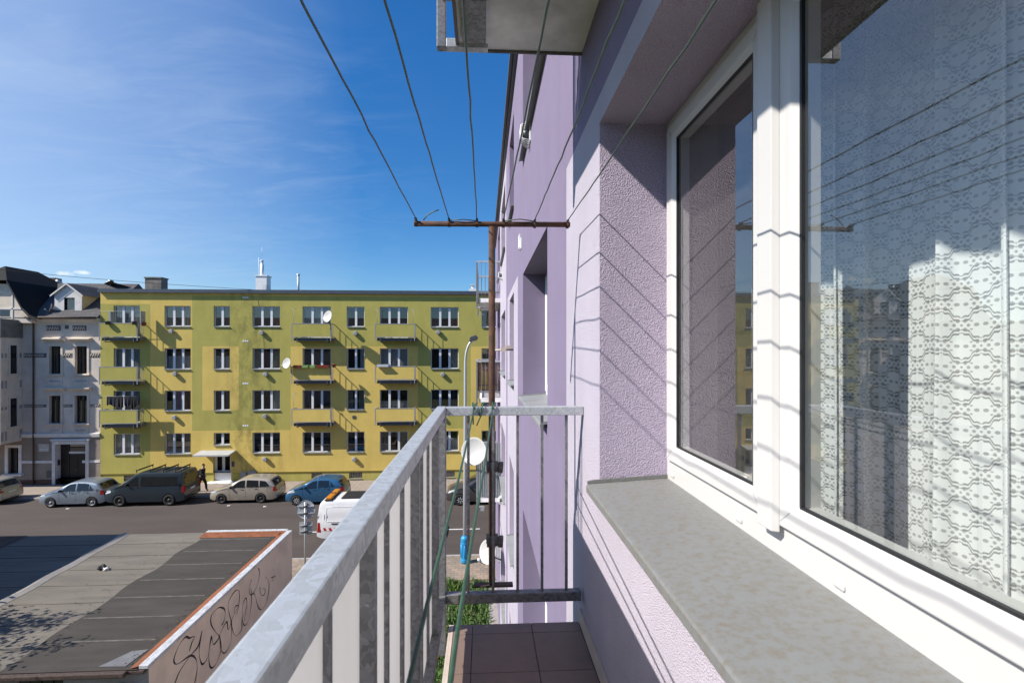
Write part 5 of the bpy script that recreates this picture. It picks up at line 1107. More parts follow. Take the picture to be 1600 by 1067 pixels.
for si, st in enumerate(GR):
    if si == len(GR) - 1: m.build('graffiti', spray, gar); m = MB()
    P = spline(st, 6, si == len(GR) - 1); n = len(P); L = []; w0 = 0.036 if si < 3 else 0.026
    for i in range(n):
        a, b = P[max(0, i - 1)], P[min(n - 1, i + 1)]; d = Vector((b[0] - a[0], b[1] - a[1])); d = d.normalized() if d.length else Vector((1, 0)); w = w0 * (0.7 + 0.4 * math.sin(i * 0.37 + si)) * 0.62
        x = GX + 0.003 + 0.0004 * si; L.append(((x, P[i][0] - d.y * w, P[i][1] + d.x * w), (x, P[i][0] + d.y * w, P[i][1] - d.x * w)))
    for (a, b), (c, d) in zip(L, L[1:]): m.face([a, b, d, c])
m.build('graffiti_star', spray, gar)
# rag lying on the roof
def crumple(loc, s, m_, label, seed, name, cat):
    bm = bmesh.new(); bmesh.ops.create_icosphere(bm, subdivisions=3, radius=1); r = random.Random(seed); ph = [r.uniform(0, 6) for _ in range(6)]
    for v in bm.verts:
        c = v.co; k = 1 + 0.28 * math.sin(c.x * 5 + ph[0]) * math.sin(c.y * 4 + ph[1]) + 0.2 * math.sin(c.z * 7 + c.x * 6 + ph[2]); v.co = Vector((c.x * s[0] * k, c.y * s[1] * k, max(-0.4, c.z) * s[2] * k))
    me = bpy.data.meshes.new(name); bm.to_mesh(me); bm.free(); me.materials.append(m_); o = bpy.data.objects.new(name, me); col.objects.link(o); o.location = loc; me.polygons.foreach_set('use_smooth', [True] * len(me.polygons)); return tag(o, label, cat)
crumple((-10.74, 15.05, 3.01), (0.10, 0.09, 0.08), MT['black'], 'small black crumpled bag lying on the pale garage roof', 5, 'plastic_bag', 'bag')
crumple((-10.60, 15.0, 2.985), (0.075, 0.06, 0.05), MT['dish'], 'small white scrap beside the black bag on the garage roof', 8, 'plastic_bag', 'bag')

# houses and a bare tree just left of the frame: they throw the shade that lies across the garage roof
nb = thing('neighbour_house', 'plain rendered house standing left of the garage', 'house', (-24, 11, 0))
m = MB(); m.box((-32, 4, 0), (-18.8, 18.5, 9.15)); m.build('wall', MT['oldwall'], nb)
m = MB(); m.box((-32.3, 3.8, 9.151), (-18.55, 18.7, 9.35)); m.build('roof', MT['dgrey'], nb)
# the row of houses behind us, dark in its own shade: it stands in the windows' reflections
nb2 = thing('neighbour_house', 'long row house behind the balcony, out of the picture', 'house', (-30, -30, 0))
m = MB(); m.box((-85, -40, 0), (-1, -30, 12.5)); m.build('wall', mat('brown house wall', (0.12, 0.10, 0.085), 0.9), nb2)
m = MB(); m.prism([(-40.5, 12.5), (-29.5, 12.5), (-35, 16.0)], 'x', -85.3, -0.7); m.build('roof', MT['slate'], nb2)
def tree(loc, h, label, seed=2):
    t = thing('tree', label, 'tree', loc); r = random.Random(seed); m = MB(); tips = []
    def grow(p, d, L, rad, lev):
        n = 4; pts = [p]; q = p
        for i in range(n): d = (d + Vector((r.uniform(-.18, .18), r.uniform(-.18, .18), r.uniform(-.05, .12)))).normalized(); q = q + d * L / n; pts.append(q)
        m.tube(pts, [rad * (1 - 0.4 * i / n) for i in range(n + 1)], 6 if lev < 3 else 4, caps=False)
        if lev >= 2: tips.append((pts[2], d)); tips.append((pts[4], d))
        if lev < 5:
            for k in range(3 if lev < 4 else 2):
                a = r.uniform(0, 6.28); o = d.orthogonal(); o.rotate(Matrix.Rotation(a, 3, d)); nd = (d * 0.75 + o * r.uniform(0.5, 0.9)).normalized(); grow(pts[r.choice((2, 3, 4))], nd, L * r.uniform(0.55, 0.75), rad * 0.55, lev + 1)
    grow(Vector(loc), Vector((0, 0, 1)), h * 0.42, 0.16, 0); m.build('trunk', mat('grey bark', (0.10, 0.085, 0.07), 0.9, var=0.3, vscale=8), t)
    c = MB()
    for p, d in tips:
        for k in range(11):
            q = p + Vector((r.gauss(0, .14), r.gauss(0, .14), r.gauss(0, .14))); u = Vector((r.gauss(0, 1), r.gauss(0, 1), r.gauss(0, 1))).normalized(); v = u.orthogonal().normalized(); s = r.uniform(.03, .075); c.face([q - u * s, q + v * s * .6, q + u * s, q - v * s * .6])
    c.build('crown', mat('young leaf green', (0.07, 0.11, 0.03), 0.6, var=0.3), t); return t
tree((-14.3, 8.8, 0), 8.8, 'bare branched tree with young leaves behind the garage', 2)
tree((-12.3, 8.2, 0), 7.4, 'smaller bare branched tree close to the garage wall', 6)

# ------------------------------------------------------------------ street furniture
lp = thing('street_lamp', 'slim grey street lamp with curved arm and blue sleeve round its foot', 'street lamp', (-0.81, 21.9, 0.1))
pts = [(-0.81, 21.9, 0.1), (-0.80, 21.9, 4.0), (-0.79, 21.9, 8.6)]
for i in range(1, 9): a = i / 8 * R(80); pts.append((-0.79 + 0.34 * (1 - math.cos(a)) , 21.9, 8.6 + 0.95 * math.sin(a)))
m = MB(); m.tube(pts, [0.085, 0.075, 0.055] + [0.05 - 0.001 * i for i in range(8)], 12); m.build('pole', MT['galv'], lp)
m = MB(); m.prism([(-0.62, 9.52), (-0.30, 9.58), (-0.24, 9.68), (-0.34, 9.80), (-0.60, 9.72)], 'y', 21.78, 22.02); m.build('lamp_head', MT['dgrey'], lp, bevel=0.03)
m = MB(); m.box((-0.54, 21.81, 9.515), (-0.34, 21.99, 9.545)); m.build('diffuser', MT['white'], lp)
m = MB(); m.lathe([(0.09, 0.0), (0.165, 0.02), (0.175, 0.10), (0.165, 0.13), (0.165, 0.95), (0.175, 1.0), (0.165, 1.08), (0.10, 1.16), (0.08, 1.16)], (-0.81, 21.9, 0.1), n=20)
for z in (0.25, 0.95): m.lathe([(0.168, -0.035), (0.185, 0.0), (0.168, 0.035)], (-0.81, 21.9, z), n=20)
for k in range(8): a = k * 0.785; m.tube([(-0.81 + 0.172 * math.cos(a), 21.9 + 0.172 * math.sin(a), 0.35), (-0.81 + 0.172 * math.cos(a), 21.9 + 0.172 * math.sin(a), 0.9)], 0.02, 6)
m.build('foot_sleeve', mat('bright blue plastic', (0.02, 0.26, 0.52), 0.4, var=0.06), lp)
sg = thing('road_sign', 'grey back of a round road sign above a square plate', 'road sign', (-7.26, 21.2, 0.1))
m = MB(); m.tube([(-7.26, 21.26, 0.1), (-7.26, 21.26, 2.98)], 0.035, 10); m.build('post', MT['galv'], sg)
m = MB(); m.lathe([(0.001, 0.006), (0.36, 0.006), (0.375, 0.02), (0.375, -0.008), (0.355, -0.008), (0.355, 0.0), (0.001, 0.0)], (-7.25, 21.32, 2.66), (0, -1, 0), 32); m.box((-7.58, 21.27, 2.78), (-6.92, 21.312, 2.815)); m.box((-7.58, 21.27, 2.50), (-6.92, 21.312, 2.535)); m.build('disc', MT['galv'], sg, angle=40)
m = MB(); m.box((-7.51, 21.312, 1.64), (-6.99, 21.322, 2.16)); m.box((-7.50, 21.275, 2.0), (-7.0, 21.311, 2.03)); m.box((-7.50, 21.275, 1.76), (-7.0, 21.311, 1.79)); m.build('plate', MT['galv'], sg)
m = MB()
for z in (2.80, 2.52, 2.015, 1.775): m.box((-7.31, 21.21, z - 0.03), (-7.20, 21.262, z + 0.03)); m.tube([(-7.17, 21.24, z), (-7.14, 21.24, z)], 0.02, 6)
m.build('clamp', MT['black'], sg)

# ------------------------------------------------------------------ vehicles
MT['car_glass'] = mat('dark car window', (0.010, 0.012, 0.013), 0.04, var=0.0, spec=0.7)
MT['tyre'] = mat('tyre rubber', (0.02, 0.02, 0.02), 0.85)
MT['red_lamp'] = mat('red tail lamp', (0.30, 0.012, 0.012), 0.15); MT['lamp_clear'] = mat('clear headlamp', (0.55, 0.57, 0.60), 0.1, spec=0.8)
MT['trim'] = mat('black plastic trim', (0.02, 0.02, 0.021), 0.6)
MT['amber'] = mat('amber beacon plastic', (0.55, 0.20, 0.015), 0.3, var=0.2, vscale=15)
def paint(n, c, metal=0.4): return mat(n, c, 0.32, metal, var=0.03, vscale=2, spec=0.5, coat=0.6, dirt=tuple(x * 0.8 + 0.006 for x in c), dscale=1.4, damt=0.15)
def interp(P, x):
    if x <= P[0][0]: return P[0][1]
    for (xa, za), (xb, zb) in zip(P, P[1:]):
        if x <= xb: return za + (zb - za) * (x - xa) / (xb - xa) if xb > xa else zb
    return P[-1][1]
def car(name, label, cat, loc, rz, s):
    root = thing(name, label, cat, loc, rz, s.get('group'))
    L, W, P, belt = s['L'], s['W'], s['prof'], s['belt']; wr = s['wr']; wx = s['wx']; ra = wr * 1.13; z0 = s.get('z0', 0.20); tum = s.get('tum', 0.30)
    # soften the outline
    Q = P
    for _ in range(2):
        o = [Q[0]]
        for a, b in zip(Q, Q[1:]): o += [(a[0] * .75 + b[0] * .25, a[1] * .75 + b[1] * .25), (a[0] * .25 + b[0] * .75, a[1] * .25 + b[1] * .75)]
        Q = o + [Q[-1]]
    top = lambda x: interp(Q, x)
    def zb(x): return interp(belt, x)
    def zbot(x):
        z = z0 + 0.10 * max(0, 1 - x / 0.35) ** 2 + 0.10 * max(0, 1 - (L - x) / 0.35) ** 2
        for w in wx:
            if abs(x - w) < ra: z = max(z, wr + math.sqrt(ra * ra - (x - w) ** 2))
        return z
    def hw(x, z):
        e = min(x / 0.75, 1); f = min((L - x) / 0.65, 1); pln = 1 - s.get('nose', 0.17) * (1 - e) ** 2 - s.get('tail', 0.09) * (1 - f) ** 2
        w = W / 2 * pln; b = zb(x)
        if z > b: return w * (1 - 0.0) - (z - b) * tum - 0.012
        k = (z - z0) / max(0.1, b - z0); return w * (0.955 + 0.045 * math.sin(math.pi * min(1, max(0, k * 0.85 + 0.05)))) - 0.02 * max(0, k - 0.8) / 0.2 * 0.6
    xs = {round(L * i / 72, 4) for i in range(73)} | {round(q[0], 4) for q in Q}
    for w in wx: xs |= {round(w + ra * math.cos(math.pi * i / 14), 4) for i in range(15)}
    xs = sorted(x for x in xs if 0 <= x <= L); xs2 = [xs[0]]
    for x in xs[1:]:
        if x - xs2[-1] > 0.006: xs2.append(x)
    xs = xs2; xs[-1] = L
    m = MB(); nl, nu, nc = 6, 5, 6; ringn = None; rows = []
    for x in xs:
        zt = max(top(x), zbot(x) + 0.03); b = min(zb(x), zt - 0.02); zl = min(zbot(x), b - 0.01)
        side = [(hw(x, zl + (b - zl) * i / nl), zl + (b - zl) * i / nl) for i in range(nl + 1)]
        side += [(hw(x, b + (zt - b) * i / nu), b + (zt - b) * i / nu) for i in range(1, nu + 1)]
        ye, ze = side[-1]; rd = min(0.05, (zt - b) * 0.5 + 0.012); side[-1] = (ye, ze - rd); side.append((ye - rd * 0.35, ze - rd * 0.3)); side.append((ye - rd * 1.1, ze)); yt = ye - rd * 1.1
        ring_ = [(x, y, z) for y, z in side] + [(x, yt * (1 - 2 * i / nc), ze + 0.025 * (1 - (1 - 2 * i / nc) ** 2)) for i in range(1, nc)] + [(x, -y, z) for y, z in side[::-1]]
        rows.append(ring_)
    n = len(rows[0]); X = lambda p: (L / 2 - p[0], p[1], p[2])
    for r_ in rows: m.v += [X(p) for p in r_]
    for i in range(len(rows) - 1):
        for j in range(n - 1): a = i * n + j; m.f.append((a, a + 1, a + n + 1, a + n)); m.mi.append(0); m.sm.append(True)
    for i in (0, len(rows) - 1): m.f.append(tuple(i * n + j for j in (range(n) if i else range(n - 1, -1, -1)))); m.mi.append(0); m.sm.append(False)
    m.build('body', s['paint'], root, angle=38, local=True)
    m = MB(); w = W / 2 - 0.22; m.box((L / 2 - 0.15, -w, z0 - 0.01), (-L / 2 + 0.15, w, 0.62)); m.build('underbody', MT['black'], root, local=True)
    for x in wx:
        for sd in (1, -1):
            y = sd * (W / 2 - 0.105); c = (L / 2 - x, y, wr); ax = (0, sd, 0); t = 0.095
            m = MB(); m.lathe([(wr * 0.62, t), (wr * 0.66, t + 0.01), (wr * 0.93, t + 0.006), (wr, t - 0.03), (wr, -t), (wr * 0.6, -t)], c, ax, 26); wh = m.build('wheel', MT['tyre'], root, local=True)
            m = MB(); ri = wr * 0.63; m.lathe([(ri, t + 0.006), (ri * 0.93, t + 0.004), (ri * 0.88, t - 0.035), (ri * 0.30, t - 0.02), (ri * 0.26, t + 0.002), (0.001, t + 0.004)], c, ax, 26)
            if s.get('alloy'):
                for k in range(7):
                    a = k * 2 * math.pi / 7; u = Vector((math.cos(a), 0, math.sin(a))); v = Vector((-math.sin(a), 0, math.cos(a))); cc = Vector(c) + Vector((0, sd * (t - 0.002), 0))
                    m.cur = 1; q = [cc + u * ri * .25 - v * .03, cc + u * ri * .95 - v * .022, cc + u * ri * .95 + v * .022, cc + u * ri * .25 + v * .03]; m.face(q if sd < 0 else q[::-1])
                m.build('rim', [MT['trim'], MT['galv']], wh, local=True)
            else:
                m.cur = 1
                for k in range(8):
                    a = k * math.pi / 4; p = Vector(c) + Vector((math.cos(a) * ri * .62, sd * (t - 0.024), math.sin(a) * ri * .62)); m.lathe([(0.03, 0.004), (0.001, 0.005)], p, ax, 8)
                m.build('rim', [s.get('rim', MT['grey']), MT['black']], wh, local=True)
    def side_patch(name_, poly, mt, off=0.006, sub=0):
        for sd in (1, -1):
            m = MB(); pts = []
            for (xa, za), (xb, zb_) in zip(poly, poly[1:] + poly[:1]):
                for k in range(4): t = k / 4; pts.append((xa + (xb - xa) * t, za + (zb_ - za) * t))
            v = [X((x, sd * (hw(x, z) + off), z)) for x, z in pts]; cx_ = sum(p[0] for p in pts) / len(pts); cz_ = sum(p[1] for p in pts) / len(pts)
            cen = X((cx_, sd * (hw(cx_, cz_) + off), cz_))
            for a, b in zip(v, v[1:] + v[:1]): m.face([cen, a, b] if sd < 0 else [cen, b, a], True)
            inner = [X((x, sd * (hw(x, z) - 0.02), z)) for x, z in pts]
            for i in range(len(v)): q = [v[i], v[(i + 1) % len(v)], inner[(i + 1) % len(v)], inner[i]]; m.face(q if sd > 0 else q[::-1])
            m.build(name_, mt, root, local=True)
    for w_ in s['side']: side_patch('side_window', w_, MT['car_glass'])
    for w_ in s.get('panels', []): side_patch('door_trim', w_, MT['trim'], 0.004)
    def top_patch(name_, xa, xb, inset, mt, off=0.008, n_=8):
        m = MB(); pr = []
        for i in range(n_ + 1): x = xa + (xb - xa) * i / n_; pr.append((x, top(x)))
        for (x1, z1), (x2, z2) in zip(pr, pr[1:]):
            y1, y2 = hw(x1, z1) - inset, hw(x2, z2) - inset; d = Vector((x2 - x1, z2 - z1)).normalized(); ox, oz = -d.y * off, d.x * off
            if oz < 0: ox, oz = -ox, -oz
            cr = [-1, -.6, -.2, .2, .6, 1]
            for a, b in zip(cr, cr[1:]): m.face([X((x1 + ox, y1 * a, z1 + oz + 0.025 * (1 - a * a))), X((x2 + ox, y2 * a, z2 + oz + 0.025 * (1 - a * a))), X((x2 + ox, y2 * b, z2 + oz + 0.025 * (1 - b * b))), X((x1 + ox, y1 * b, z1 + oz + 0.025 * (1 - b * b)))], True)
        return m.build(name_, mt, root, local=True)
    top_patch('windscreen', *s['ws'], 0.09, MT['car_glass']); 
    if 'rw' in s: top_patch('rear_window', *s['rw'], 0.13, MT['car_glass'])
    for w_ in s.get('tl', []): side_patch('tail_light', w_, MT['red_lamp'], 0.008)
    for w_ in s.get('hl', []): side_patch('headlight', w_, MT['lamp_clear'], 0.008)
    zr = s.get('tlz', (0.72, 0.95))
    def xrear(z):
        x = L
        for (xa, za), (xb, zb_) in zip(Q, Q[1:]):
            if xa > L * 0.6 and (za - z) * (zb_ - z) <= 0 and za != zb_: x = xa + (xb - xa) * (z - za) / (zb_ - za)
        return x
    for sd in (1, -1):                                   # rear faces of the lamps, plate, bumper
        m = MB(); x1, x2 = xrear(zr[0]), xrear(zr[1]); m.face([X((x1 + .012, sd * (hw(x1, zr[0]) + .004), zr[0])), X((x2 + .012, sd * (hw(x2, zr[1]) + .004), zr[1])), X((x2 + .012, sd * (hw(x2, zr[1]) - .2), zr[1])), X((x1 + .012, sd * (hw(x1, zr[0]) - .2), zr[0]))]); m.build('tail_light', MT['red_lamp'], root, local=True)
    m = MB(); zp = s.get('plate', 0.62); xp = xrear(zp + .06) + 0.012; m.box(X((xp, -0.26, zp)), X((xp + .01, 0.26, zp + 0.11))); m.build('number_plate', MT['white'], root, local=True)
    m = MB(); m.cur = 0
    zz = z0 + 0.06; m.box(X((L - 0.05, -W / 2 * 0.86, zz + 0.14)), X((L + 0.015, W / 2 * 0.86, zz + 0.26))); m.build('bumper_strip', s.get('bump', MT['trim']), root, bevel=0.012, local=True); m = MB(); m.box(X((0.05, -W / 2 * 0.78, zz + 0.12)), X((-0.012, W / 2 * 0.78, zz + 0.24))); m.build('bumper_strip', s.get('bump', MT['trim']), root, bevel=0.012, local=True)
    mx = s['mirror']
    for sd in (1, -1):
        y = hw(mx, zb(mx)); m = MB(); m.box(X((mx, sd * (y - 0.01), zb(mx) + 0.03)), X((mx + 0.07, sd * (y + 0.17), zb(mx) + 0.16))); m.build('mirror', s.get('mirm', MT['trim']), root, bevel=0.03, local=True)
    for hx in s['handles']:
        z = zb(hx) - 0.10
        for sd in (1, -1): y = hw(hx, z); m = MB(); m.box(X((hx, sd * (y - 0.004), z)), X((hx + 0.16, sd * (y + 0.022), z + 0.03))); m.build('door_handle', s.get('hm', MT['trim']), root, bevel=0.008, local=True)
    for dx in s.get('doors', []):                        # door gaps
        for sd in (1, -1):
            m = MB(); zs = [z0 + 0.12 + (zb(dx) - z0 - 0.12) * i / 6 for i in range(7)]
            for za, zb_ in zip(zs, zs[1:]): m.face([X((dx - .005, sd * (hw(dx, za) + .0022), za)), X((dx + .005, sd * (hw(dx, za) + .0022), za)), X((dx + .005, sd * (hw(dx, zb_) + .0022), zb_)), X((dx - .005, sd * (hw(dx, zb_) + .0022), zb_))])
            m.build('door_gap', MT['black'], root, local=True)
    return root, X, hw, top
hatch = dict(L=3.96, W=1.65, wr=0.295, wx=(0.76, 3.22), prof=[(0, .42), (.01, .58), (.06, .68), (.2, .76), (.6, .86), (1.0, .95), (1.15, 1.02), (1.75, 1.36), (2.0, 1.42), (2.5, 1.45), (3.0, 1.42), (3.35, 1.36), (3.5, 1.30), (3.80, .98), (3.90, .90), (3.95, .6), (3.96, .45)],
    belt=[(0, .60), (.9, .86), (2.5, .92), (3.5, .96), (3.96, .92)], side=[[(1.36, .93), (2.22, .955), (2.20, 1.355), (1.92, 1.33), (1.72, 1.24)], [(2.32, .957), (3.02, .97), (3.0, 1.31), (2.75, 1.35), (2.30, 1.365)], [(3.06, .975), (3.30, .99), (3.05, 1.28)]], ws=(1.14, 1.72), rw=(3.50, 3.80), tl=[[(3.70, .72), (3.93, .72), (3.88, .96), (3.72, .97)]], hl=[[(.06, .60), (.45, .66), (.42, .76), (.12, .70)]], mirror=1.32, handles=(2.0, 2.86), doors=(1.28, 2.27, 3.12), paint=paint('silver blue metallic paint', (0.26, 0.31, 0.37), 0.5))
estate = dict(hatch, L=4.22, prof=[(0, .42), (.01, .58), (.06, .68), (.2, .76), (.6, .86), (1.0, .95), (1.15, 1.02), (1.75, 1.36), (2.0, 1.42), (2.5, 1.46), (3.2, 1.44), (3.65, 1.40), (3.82, 1.33), (4.08, .98), (4.15, .88), (4.21, .6), (4.22, .45)],
    belt=[(0, .60), (.9, .86), (2.5, .92), (3.7, .97), (4.22, .92)], side=[[(1.36, .93), (2.22, .955), (2.20, 1.355), (1.92, 1.33), (1.72, 1.24)], [(2.32, .957), (3.08, .97), (3.04, 1.33), (2.30, 1.365)], [(3.15, .975), (3.78, 1.0), (3.62, 1.18), (3.48, 1.29), (3.12, 1.33)]], rw=(3.83, 4.08), tl=[[(3.98, .72), (4.19, .72), (4.12, .98), (4.0, .98)]], doors=(1.28, 2.27, 3.12), rim=MT['trim'], bump=paint('beige bumper paint', (0.40, 0.35, 0.285)), paint=paint('beige metallic paint', (0.40, 0.35, 0.285), 0.35))
yaris = dict(L=3.75, W=1.69, wr=0.30, wx=(0.72, 3.18), prof=[(0, .42), (.01, .60), (.06, .72), (.25, .84), (.55, .94), (.8, 1.02), (1.5, 1.38), (1.75, 1.46), (2.3, 1.52), (2.9, 1.49), (3.2, 1.44), (3.35, 1.36), (3.58, 1.02), (3.68, .92), (3.74, .6), (3.75, .45)], belt=[(0, .62), (.7, .93), (2.5, 1.0), (3.75, 1.04)],
    side=[[(1.22, 1.00), (1.98, 1.03), (1.98, 1.41), (1.72, 1.37), (1.5, 1.25)], [(2.08, 1.035), (2.78, 1.06), (2.74, 1.40), (2.06, 1.42)], [(2.85, 1.07), (3.08, 1.10), (2.83, 1.36)], [(.86, .96), (1.12, .985), (1.24, 1.10)]], ws=(.80, 1.52), rw=(3.36, 3.58), tl=[[(3.45, .78), (3.70, .74), (3.62, 1.06), (3.46, 1.06)]], hl=[[(.08, .66), (.62, .78), (.55, .92), (.18, .80)]], mirror=1.2, handles=(1.78, 2.62), doors=(1.12, 2.03, 2.80), alloy=True, mirm=None, paint=paint('blue metallic paint', (0.035, 0.125, 0.245), 0.35), bump=paint('blue bumper', (0.035, 0.125, 0.245)))
yaris['mirm'] = yaris['paint']
suv = dict(yaris, L=4.5, W=1.85, wr=0.34, wx=(0.88, 3.55), prof=[(0, .45), (.01, .66), (.08, .80), (.3, .90), (.9, 1.02), (1.05, 1.06), (1.9, 1.50), (2.2, 1.60), (2.8, 1.66), (3.6, 1.63), (4.0, 1.58), (4.15, 1.5), (4.38, 1.08), (4.45, .95), (4.49, .6), (4.5, .45)], belt=[(0, .66), (.9, .98), (2.5, 1.06), (4.5, 1.08)], side=[[(1.5, 1.06), (2.45, 1.08), (2.42, 1.52), (2.12, 1.48), (1.8, 1.32)], [(2.55, 1.085), (3.4, 1.10), (3.36, 1.53), (2.52, 1.54)], [(3.5, 1.10), (4.05, 1.12), (3.9, 1.40), (3.46, 1.51)]], ws=(1.06, 1.9), rw=(4.16, 4.38), tl=[[(4.2, .85), (4.45, .8), (4.38, 1.06), (4.22, 1.06)]], hl=[[(.08, .72), (.7, .84), (.62, .97), (.2, .85)]], mirror=1.45, handles=(2.2, 3.1), doors=(1.35, 2.5, 3.45), z0=.24, paint=paint('dark grey brown paint', (0.085, 0.078, 0.078), 0.45), bump=MT['trim'], mirm=MT['trim'])
van = dict(L=4.89, W=1.90, wr=0.335, wx=(0.95, 3.95), prof=[(0, .45), (.01, .72), (.05, .90), (.2, 1.02), (.55, 1.12), (.95, 1.22), (1.1, 1.30), (1.75, 1.80), (1.95, 1.90), (2.3, 1.95), (3.6, 1.96), (4.55, 1.94), (4.70, 1.88), (4.82, 1.20), (4.86, 1.0), (4.885, .6), (4.89, .45)], belt=[(0, .85), (.95, 1.14), (1.4, 1.20), (4.89, 1.20)], tum=0.17, nose=0.14, tail=0.05,
    side=[[(1.40, 1.22), (2.05, 1.22), (2.05, 1.72), (1.88, 1.70), (1.52, 1.42)], [(2.22, 1.22), (4.45, 1.22), (4.43, 1.70), (2.22, 1.72)]], ws=(1.08, 1.74), rw=(4.715, 4.815), tl=[[(4.72, .78), (4.87, .76), (4.83, 1.14), (4.74, 1.14)]], tlz=(.78, 1.14), hl=[[(.05, .74), (.42, .84), (.40, 1.0), (.14, .94)]], mirror=1.38, handles=(1.9, 2.26), doors=(1.22, 2.13, 3.28), z0=.25, plate=.80, rim=MT['trim'], paint=paint('dark slate blue paint', (0.018, 0.030, 0.042), 0.2), bump=paint('van bumper', (0.02, 0.033, 0.045)))
wv = dict(van, L=5.2, W=1.95, wx=(0.98, 4.1), prof=[(0, .45), (.01, .72), (.05, .92), (.2, 1.05), (.55, 1.16), (.95, 1.27), (1.1, 1.35), (1.75, 1.86), (1.95, 1.95), (2.3, 2.0), (3.6, 2.01), (4.9, 1.98), (5.08, 1.90), (5.14, 1.5), (5.17, 1.0), (5.19, .6), (5.2, .45)], belt=[(0, .85), (.95, 1.18), (1.4, 1.25), (5.2, 1.25)], side=[[(1.40, 1.27), (2.05, 1.27), (2.05, 1.76), (1.88, 1.74), (1.52, 1.47)]], rw=(5.095, 5.135), tl=[[(5.0, .55), (5.18, .55), (5.15, 1.0), (5.05, 1.0)]], tlz=(.55, 1.0), doors=(1.22, 2.13, 3.4), handles=(1.9,), paint=mat('white van paint', (0.74, 0.75, 0.76), 0.3, var=0.02, coat=0.5, dirt=(0.5, 0.5, 0.48), dscale=1.2, damt=0.3), bump=MT['trim'], rim=MT['galv'])
old_est = dict(estate, paint=paint('silver beige metallic paint', (0.40, 0.39, 0.36), 0.4), bump=paint('silver bumper', (0.40, 0.39, 0.36)))
def squeeze(s, k):
    o = dict(s); o['L'] = s['L'] * k; o['wx'] = tuple(x * k for x in s['wx'])
    for q in ('prof', 'belt'): o[q] = [(x * k, z) for x, z in s[q]]
    for q in ('side', 'tl', 'hl'): o[q] = [[(x * k, z) for x, z in p] for p in s.get(q, [])]
    for q in ('ws', 'rw', 'handles', 'doors'): o[q] = tuple(x * k for x in s[q])
    o['mirror'] = s['mirror'] * k; return o
hatch, estate, yaris, suv, van, old_est = [squeeze(s, 0.925) for s in (hatch, estate, yaris, suv, van, old_est)]
PI = math.pi; cg = 'cars parked along the far kerb'
car('parked_car', 'silver blue hatchback parked by the old grey house', 'car', (-24.08, 32.05, 0.004), R(181.2), dict(hatch, group=cg))
vr, VX, vhw, vtop = car('parked_van', 'dark slate blue van with black roof bars parked near the entrance', 'van', (-19.95, 32.15, 0.004), R(181.0), dict(van, group=cg))
car('parked_car', 'beige estate car parked in front of the entrance door', 'car', (-14.42, 32.3, 0.004), R(181.0), dict(estate, group=cg))
car('parked_car', 'bright blue hatchback parked beyond the white van', 'car', (-10.02, 31.75, 0.004), R(181.5), dict(yaris, group=cg))
car('parked_car', 'dark grey car parked behind the lamp post, mostly hidden', 'car', (-0.15, 31.25, 0.004), R(180.5), dict(suv, group=cg))
car('parked_car', 'silver estate car cut off by the left edge', 'car', (-30.45, 32.6, 0.004), R(181.0), dict(old_est, group=cg))
for x in (1.75, 2.5, 3.25, 3.95):                        # roof bars on the dark van, folded like ladders' rollers
    m = MB(); z = 2.07; m.tube([VX((x, -0.80, z)), VX((x, 0.80, z))], 0.028, 8)
    for y in (-0.76, 0.76): m.tube([VX((x, y, z)), VX((x, y * 0.99, 1.93))], 0.025, 6)
    m.tube([VX((x, -0.80, z)), VX((x, -0.80, z + 0.06))], 0.02, 6); m.tube([VX((x, 0.80, z)), VX((x, 0.80, z + 0.06))], 0.02, 6)
    for k in range(6): m.lathe([(0.045, -0.06), (0.045, 0.06)], VX((x + 0.05, -0.55 + k * 0.22, z + 0.02)), (0, 1, 0), 8)
    m.build('roof_bar', MT['black'], vr, local=True)
wr_, WX, whw, wtop = car('white_van', 'white service van with amber beacon bar on its roof', 'van', (-5.3, 25.62, 0.004), 0.0, wv)
m = MB(); m.box(WX((4.55, -0.80, 2.03)), WX((4.82, 0.80, 2.15))); bb = m.build('beacon_bar', MT['amber'], wr_, bevel=0.04, local=True)
m = MB(); m.box(WX((4.50, -0.84, 2.005)), WX((4.87, 0.84, 2.032))); m.box(WX((4.56, -0.06, 2.151)), WX((4.80, 0.06, 2.165))); m.build('mount', MT['trim'], bb, local=True)
m = MB(); m.box(WX((2.1, -0.62, 2.035)), WX((4.15, 0.62, 2.06)))
for i in range(12): x = 2.2 + i * 0.165; m.box(WX((x, -0.60, 2.0605)), WX((x + 0.10, 0.60, 2.068)))
m.build('solar_panel', MT['trim'], wr_, local=True)
